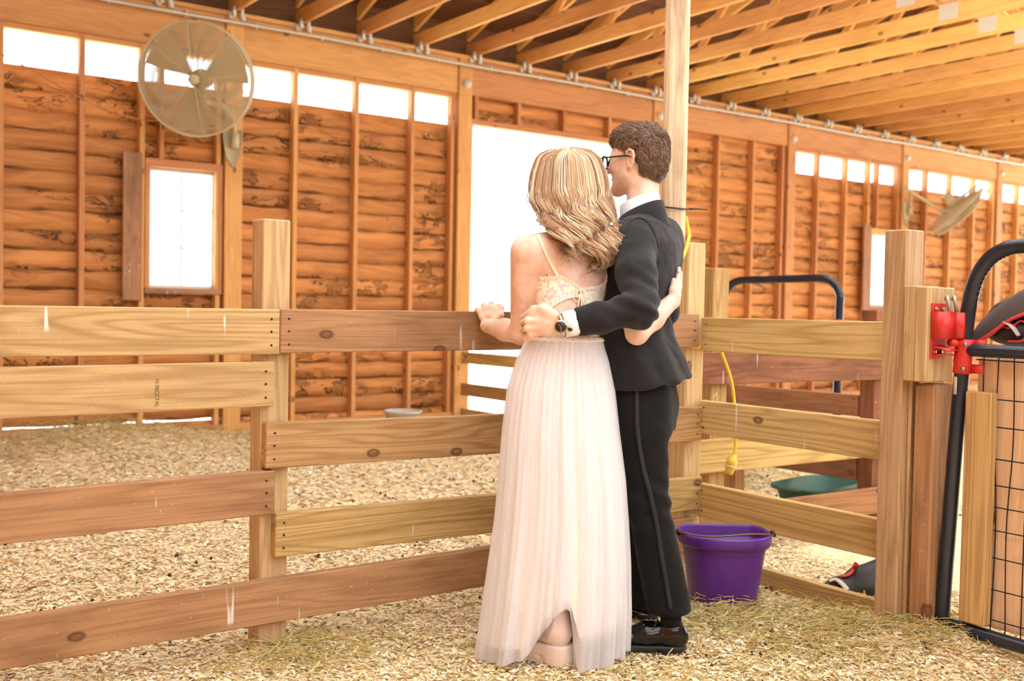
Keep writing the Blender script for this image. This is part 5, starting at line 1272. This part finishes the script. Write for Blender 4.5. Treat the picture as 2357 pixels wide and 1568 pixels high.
# --- short hair
def short_hair():
    rs = np.random.default_rng(5); f = Field(mh_c - v3(.16, .16, .15), mh_c + v3(.16, .16, .19), .0035)
    R = np.stack([gf, gl, gu], 1)
    f.ell(gp(-.018, 0, .042), (.100, .082, .092), R, .01); f.ell(gp(.030, 0, .085), (.062, .062, .046), R, .04); f.ell(gp(-.050, 0, .0), (.070, .072, .095), R, .04); f.ell(gp(-.055, 0, .075), (.05, .055, .045), R, .04)
    # hairline: clear of the face, around the ears, tapering to the nape
    f.box(gp(.140, 0, -.02), (.082, .15, .090), np.stack([unit(gf + gu * .25), gl, unit(gu - gf * .25)], 1), .02, .012, 'sub')
    for q in (-1, 1):
        f.ell(gp(-.004, q * .085, -.040), (.040, .045, .062), R, .012, 'sub'); f.ell(gp(.030, q * .075, -.055), (.045, .05, .060), R, .012, 'sub')
    f.box(gp(-.05, 0, -.150), (.25, .2, .078), np.stack([unit(gf + gu * .5), gl, unit(gu - gf * .5)], 1), .01, .012, 'sub')
    V, Q = f.surf(1); N = grad(f, V); V = V + N * (.0025 * vnoise(V * 70) + .002 * vnoise(V * 160))[:, None]
    tones = np.array([srgb(104, 76, 56), srgb(126, 94, 68), srgb(82, 58, 42), srgb(158, 122, 90)])
    b = MB(); b.add(V, Q, col=np.clip(tones[0] * (1 + .35 * vnoise(V * 60))[:, None], 0.01, 1))
    idx = rs.choice(len(V), 11000); P0 = V[idx]; Nn = N[idx]; rel = P0 - mh_c
    top = np.clip((rel @ gu - .06) / .06, 0, 1)[:, None]; fl = gf * .55 + gu * .35; dn = -gu * .85 - gf * .45
    swl = .5 * np.stack([vnoise(P0 * 26), vnoise(P0 * 26 + 9), vnoise(P0 * 26 + 17)], -1)
    d = top * fl + (1 - top) * dn + swl + rs.normal(0, .12, (len(P0), 3)); d -= Nn * (d * Nn).sum(1, keepdims=True); d = d / np.linalg.norm(d, axis=1, keepdims=True) + Nn * (.10 + .15 * top); d /= np.linalg.norm(d, axis=1, keepdims=True)
    L = (.013 + .014 * top[:, 0]) * rs.uniform(.6, 1.25, len(P0)); keep = (Nn @ gu > -.85)
    for p0, n_, dd, l_ in zip(P0[keep], Nn[keep], d[keep], L[keep]):
        t = np.linspace(0, 1, 4)[:, None]; c = tones[rs.choice(4, p=[.3, .3, .2, .2])] * rs.uniform(.8, 1.3)
        b.tube(p0 - n_ * .001 + dd * l_ * t + n_ * .0025 * np.sin(t * 2.6), np.array([.0009, .0010, .0008, .0002]), 3, caps=False, col=c)
    wobj('hair', b, M['brownhair'], mr)
short_hair()

# --- glasses
gg = MB()
for q in (-1, 1):
    th = np.linspace(0, 2 * np.pi, 29)
    ex = lambda t: (np.sign(np.cos(t)) * np.abs(np.cos(t)) ** .6, np.sign(np.sin(t)) * np.abs(np.sin(t)) ** .7)
    cx_, sx_ = ex(th); P = np.stack([gp(.112 - .006 * abs(.034 + a * .026) / .06, q * (.034 + a * .026), .002 + c * .0215) for a, c in zip(cx_, sx_)]); gg.tube(P, .0036, 6, caps=False)
gg.tube([gp(.112, -.008, .008), gp(.1145, 0, .010), gp(.112, .008, .008)], .003, 6)
gm = wobj('glasses', gg, M['glossframe'], mr)
for q in (-1, 1):
    b = MB(); b.tube(spline([gp(.108, q * .061, .014), gp(.098, q * .0735, .014), gp(.05, q * .0800, .014), gp(.0, q * .0850, .013), gp(-.022, q * .0855, .004), gp(-.040, q * .082, -.016)], 26), np.interp(np.linspace(0, 1, 26), [0, .7, 1], [.0062, .0048, .0055]), 8, flat=.5); wobj('temple', b, M['glossframe'], mr, parent=gm)
    b = MB(); th = np.linspace(0, 2 * np.pi, 28, endpoint=False); ring = np.stack([gp(.1105, q * (.034 + .0245 * np.sign(np.cos(t)) * abs(np.cos(t)) ** .6), .002 + .020 * np.sign(np.sin(t)) * abs(np.sin(t)) ** .7) for t in th])
    b.add(np.vstack([ring, ring.mean(0)]), np.array([[i, (i + 1) % 28, 28] for i in range(28)])); wobj('lens', b, M['glass'], mr, parent=gm)

# --- shirt collar
def collar_ring(z_lo, z_hi, r_lo, r_hi, thick, name, mat, a0=-np.pi, a1=np.pi, drop=.035, c_lo=None, c_hi=None):
    th = np.linspace(a0, a1, 60); rows = []
    for u, lift in ((0, thick), (.5, thick), (1, thick), (1, 0), (.5, 0), (0, 0)):
        c = c_lo * (1 - u) + c_hi * u; r = r_lo * (1 - u) + r_hi * u + lift
        # th = 0 is the nape; the ring dips towards the throat
        D = np.cos(th)[:, None] * (-MF) * r * 1.06 + np.sin(th)[:, None] * MS * r
        z = c[2] - drop * (1 - np.cos(th)) / 2
        rows.append(np.stack([c[0] + D[:, 0], c[1] + D[:, 1], z], -1))
    b = MB(); b.grid(np.stack(rows)); wobj(name, b, mat, mr)
cN = (nkB + nkT) / 2
collar_ring(0, 0, .071, .064, .003, 'shirt_collar', M['shirt'], c_lo=K(1477, 500, 3.77), c_hi=K(1472, 444, 3.785), drop=.052)

# --- jacket
J = Field(K(1480, 690, 3.75) - v3(.36, .42, .42), K(1480, 690, 3.75) + v3(.28, .60, .36), .0062)
loft(J, [(K(1494, 905, 3.695), .150, .178), (K(1492, 872, 3.70), .147, .178), (K(1480, 820, 3.71), .132, .172), (K(1466, 770, 3.73), .118, .165), (K(1462, 725, 3.74), .113, .163), (K(1468, 660, 3.75), .122, .175), (K(1474, 600, 3.76), .128, .182), (K(1478, 560, 3.762), .118, .175), (K(1482, 520, 3.765), .085, .13)], MF, MS, .03, 2.2)
J.cone(sL * .82 + sR * .18 - UP * .012, sL * .18 + sR * .82 - UP * .012, .066, .066, .06)
J.cone(nkB - UP * .03, sL * .75 + nkB * .25 + UP * .005, .058, .050, .05); J.cone(nkB - UP * .03, sR * .75 + nkB * .25 + UP * .005, .058, .050, .05)
J.cone(sL - UP * .01, eL * .5 + sL * .5, .073, .066, .03); J.cone(eL * .5 + sL * .5, eL, .066, .057, .03); J.cone(eL, eL * .5 + wL * .5, .055, .051, .03)
we = wL + unit(eL - wL) * .042; J.cone(eL * .5 + wL * .5, we, .051, .0445, .02, flat=(v3(0, 1, 0), .92))
J.cone(sR - UP * .01, eR, .072, .056, .04); J.cone(eR, wR - dR * .03, .054, .046, .03)
ddw = unit(wL - eL); Rw = np.stack([ddw, unit(np.cross(UP, ddw)), np.cross(ddw, unit(np.cross(UP, ddw)))], 1)
J.box(we + ddw * .10, (.10, .2, .2), Rw, 0, .002, 'sub')                                  # square sleeve end
J.cone(nkT + UP * .02, nkB - UP * .008, .066, .068, .01, op='sub')                         # neck opening
hp0, hp1 = K(1410, 904, 3.60), K(1597, 868, 3.72); ht = unit(hp1 - hp0); hn = unit(np.cross(v3(0, 1, 0), ht)); hn = hn * np.sign(hn[2])
J.put((hp0 + hp1) / 2 - v3(.45, .5, .3), (hp0 + hp1) / 2 + v3(.45, .5, .1), lambda P: ((P - hp0.astype(np.float32)) @ hn.astype(np.float32)), .006, 'sub')
V, Q = J.surf(2); N = grad(J, V)
ta = np.clip(((V - sL) @ unit(eL - sL)) / np.linalg.norm(eL - sL), 0, 1.2); near = np.exp(-((V - eL) ** 2).sum(1) / (2 * .075 ** 2))
amp = .0025 + .007 * near
dirn = V @ np.array([[1.0, .2, .5], [.2, 1.0, .2], [.6, .1, .9]])
disp = amp * vnoise(dirn * 17) + .0016 * vnoise(V * 40) + near * .006 * np.sin(V @ v3(60, 30, 95) + 2 * vnoise(V * 9))
low = np.clip((K(1480, 640, 3.7)[2] - V[:, 2]) / .3, 0, 1); disp += low * .005 * np.sin(V @ v3(40, 22, 14) + 2.5 * vnoise(V * 5))
jb = MB(); jb.add(V + N * disp[:, None], Q); jk = wobj('jacket', jb, M['suit'], mr)
collar_ring(0, 0, .086, .071, .007, 'jacket_collar', M['suit'], c_lo=K(1480, 519, 3.768), c_hi=K(1475, 462, 3.782), drop=.075)
# sleeve seam ridge, vent edge and buttons
b = MB(); P = hit(J, [1446, 1464, 1486, 1503, 1513, 1517, 1513], [516, 502, 507, 530, 560, 600, 650], lift=.0005); b.tube(spline(P, 40), .0022, 5); wobj('armhole_seam', b, M['suit'], mr, parent=jk)
for i in range(4):
    q = hit(J, [1342 + i * 11], [766 - i * 2.6], lift=.0015)[0]; b = MB(); b.tube([q + v3(0, .002, 0), q - v3(0, .001, 0)], .0055, 12); wobj('cuff_button', b, M['glossframe'], mr, parent=jk)

# --- shirt cuff, cuff link, watch, ring
ax = ddw; c0, c1 = we - ax * .012, we + ax * .040
def tube_ring(P0, P1, r0, r1, name, mat, thick=.002, flatv=None, fl=1.0):
    u = unit(np.cross(UP, ax)); w_ = np.cross(ax, u); th = np.linspace(0, 2 * np.pi, 40, endpoint=False); rows = []
    for P_, r in ((P0, r0 - thick), (P0, r0), (P1, r1), (P1, r1 - thick), (P0, r0 - thick)):
        rows.append(P_ + np.cos(th)[:, None] * u * r * .95 + np.sin(th)[:, None] * w_ * r * 1.08)
    b = MB(); b.grid(np.stack(rows), wrap=True); return wobj(name, b, mat, mr)
cf = tube_ring(c0, c1, .040, .039, 'shirt_cuff', M['shirt'], .003)
q = K(1324, 757, 3.375); fc = unit(q - K(1324, 757, 3.43)); qq = wL * 0 + (c1 * .62 + c0 * .38) + unit(v3(0, -1, -.45)) * .0405
b = MB(); b.tube([qq, qq + unit(v3(0, -1, -.45)) * .004], .0085, 14); wobj('cuff_link', b, M['gold'], mr, smooth=False, parent=cf)
b = MB(); b.tube([qq + unit(v3(0, -1, -.45)) * .003, qq + unit(v3(0, -1, -.45)) * .0048], .0062, 14); wobj('cuff_link_stone', b, M['dial'], mr, smooth=False, parent=cf)
wc = wL + ax * .004
wt = tube_ring(wc - ax * .009, wc + ax * .009, .0345, .0345, 'wrist_watch', M['steel'], .004)
wn = unit(v3(-.12, -1, -.12)); wq = wc + wn * .031
for r, a, bb_, nm, mt in ((.0215, 0, .008, 'watch_case', 'steel'), (.0175, .006, .0090, 'watch_dial', 'dial')):
    b = MB(); b.tube([wq + wn * a, wq + wn * bb_], r, 28); wobj(nm, b, M[mt], mr, smooth=False, parent=wt)
b = MB(); u_ = unit(np.cross(wn, UP)); b.tube([wq + wn * .0096 + u_ * .010 + UP * .009, wq + wn * .0096], .0009, 5); b.tube([wq + wn * .0096, wq + wn * .0096 - UP * .012], .0008, 5); b.tube([wq + wn * .009 - UP * .013, wq + wn * .010 - UP * .013], .0018, 8); wobj('watch_hands', b, M['gold'], mr, parent=wt)
b = MB(); k_ = knM[2] * .35 + K(1202, 761, 3.475) * .65; dq = unit(K(1202, 761, 3.475) - knM[2]); u_ = unit(np.cross(dq, UP)); w_ = np.cross(dq, u_); th = np.linspace(0, 2 * np.pi, 24)
b.tube(k_ + .0118 * (np.cos(th)[:, None] * u_ + np.sin(th)[:, None] * w_), .0018, 6, caps=False); wobj('ring', b, M['gold'], mr)

# --- trousers
Tf = Field(K(1500, 1150, 3.78) - v3(.32, .36, .48), K(1500, 1150, 3.78) + v3(.26, .38, .46), .0062)
loft(Tf, [(K(1484, 990, 3.71), .098, .150), (K(1484, 930, 3.71), .105, .160), (K(1482, 860, 3.715), .100, .150)], MF, MS, .03)
Tf.cone(hL, kL, .088, .074, .05); Tf.cone(kL, K(1541, 1408, 3.625), .074, .0770, .03); Tf.cone(hR, kR, .086, .072, .05); Tf.cone(kR, K(1477, 1392, 3.96), .072, .074, .03)
cuL = K(1541, 1408, 3.625); n1 = unit(v3(-.05, 0, 1)).astype(np.float32)
for cu in (cuL, K(1477, 1388, 3.96)):
    c_ = cu.astype(np.float32); Tf.put(cu - v3(.14, .14, .12), cu + v3(.14, .14, .004), lambda P: ((P - c_) @ n1), .003, 'sub')
V, Q = Tf.surf(1); N = grad(Tf, V); kz = np.exp(-((V[:, 2] - kL[2]) / .10) ** 2); hz_ = np.exp(-((V[:, 2] - hL[2]) / .13) ** 2); az = np.exp(-((V[:, 2] - cuL[2] - .03) / .06) ** 2)
disp = .002 * vnoise(V * 14) + (.006 * kz + .006 * hz_ + .004 * az) * vnoise(V @ np.array([[1., 0, .6], [0, 1., .2], [.9, .3, 1.]]) * 15) + kz * .004 * np.sin(V @ v3(50, 20, 90))
tb = MB(); tb.add(V + N * disp[:, None], Q); tz = wobj('trousers', tb, M['trouser'], mr)
P = hit(Tf, [1466, 1466, 1470, 1482, 1500, 1514, 1525, 1535, 1544], [885, 960, 1010, 1080, 1150, 1220, 1290, 1350, 1402], lift=.006); wobj('side_stripe', ribbon(spline(P, 60), .0075, v3(0, -1, 0)), M['satin'], mr, parent=tz)

# --- shoes
def shoe(heel, dirv, ankle):
    d = unit(v3(dirv[0], dirv[1], 0)); s = np.cross(UP, d); p = lambda a, b_, c: heel + d * a + s * b_ + UP * c; R = np.stack([d, s, UP], 1)
    f = Field(p(.15, 0, .06) - v3(.22, .22, .09), p(.15, 0, .06) + v3(.22, .22, .10), .0034)
    f.ell(p(.045, 0, .050), (.050, .036, .045), R, .02); f.cone(p(.05, 0, .060), p(.14, 0, .060), .040, .038, .03, flat=(s, .92)); f.cone(p(.14, 0, .055), p(.215, 0, .044), .038, .030, .03, flat=(s, 1.22)); f.cone(p(.215, 0, .042), p(.272, 0, .036), .030, .019, .02, flat=(s, 1.45)); f.cone(p(.055, 0, .070), p(.055, 0, .078), .038, .037, .02)
    f.box(p(.15, 0, -.03), (.3, .2, .055), R, 0, .002, 'sub'); f.cone(p(.057, 0, .085), p(.057, 0, .14), .034, .036, .004, op='sub')
    V, Q = f.surf(1); N = grad(f, V); V = V + N * (.0012 * vnoise(V * 60))[:, None]; b = MB(); b.add(V, Q); up = wobj('shoe', b, M['patent'], mr)
    f2 = Field(p(.15, 0, .015) - v3(.22, .22, .05), p(.15, 0, .015) + v3(.22, .22, .05), .0036)
    slab(f2, p(.042, 0, 0), p(.060, 0, 0), .042, .042, .0, .026); slab(f2, p(.05, 0, 0), p(.20, 0, 0), .042, .047, .014, .028); slab(f2, p(.20, 0, 0), p(.275, 0, 0), .047, .024, .002, .028); slab(f2, p(.13, 0, 0), p(.20, 0, 0), .040, .047, .004, .024)
    V, Q = f2.surf(1); b = MB(); b.add(V, Q); wobj('shoe_sole', b, M['sole'], mr, parent=up)
    b = MB()
    for i in range(4):
        x = .105 + i * .02; z = .098 - i * .005; b.tube(spline([p(x, -.026, z - .012), p(x + .004, -.012, z - .001), p(x + .002, .0, z + .002), p(x + .004, .012, z - .001), p(x, .026, z - .012)], 10), .0021, 5)
    for sg in (-1, 1): b.tube(spline([p(.10, 0, .104), p(.105, sg * .02, .112), p(.115, sg * .036, .092), p(.122, sg * .030, .085), p(.105, 0, .104)], 14), .002, 5); b.tube(spline([p(.10, 0, .104), p(.115, sg * .03, .085), p(.13, sg * .043, .055)], 8), .0018, 5)
    wobj('shoe_laces', b, M['black'], mr, parent=up)
    b = MB(); b.tube([p(.055, 0, .075), p(.055, 0, .11), ankle + UP * .03], [.036, .036, .040], 18); wobj('sock', b, M['trouser'], mr)
shoe(K(1580, 1492, 3.60) * v3(1, 1, 0), (-1, .06), K(1543, 1405, 3.62)); shoe(K(1512, 1424, 3.975) * v3(1, 1, 0), (-.93, .30), K(1480, 1392, 3.965))
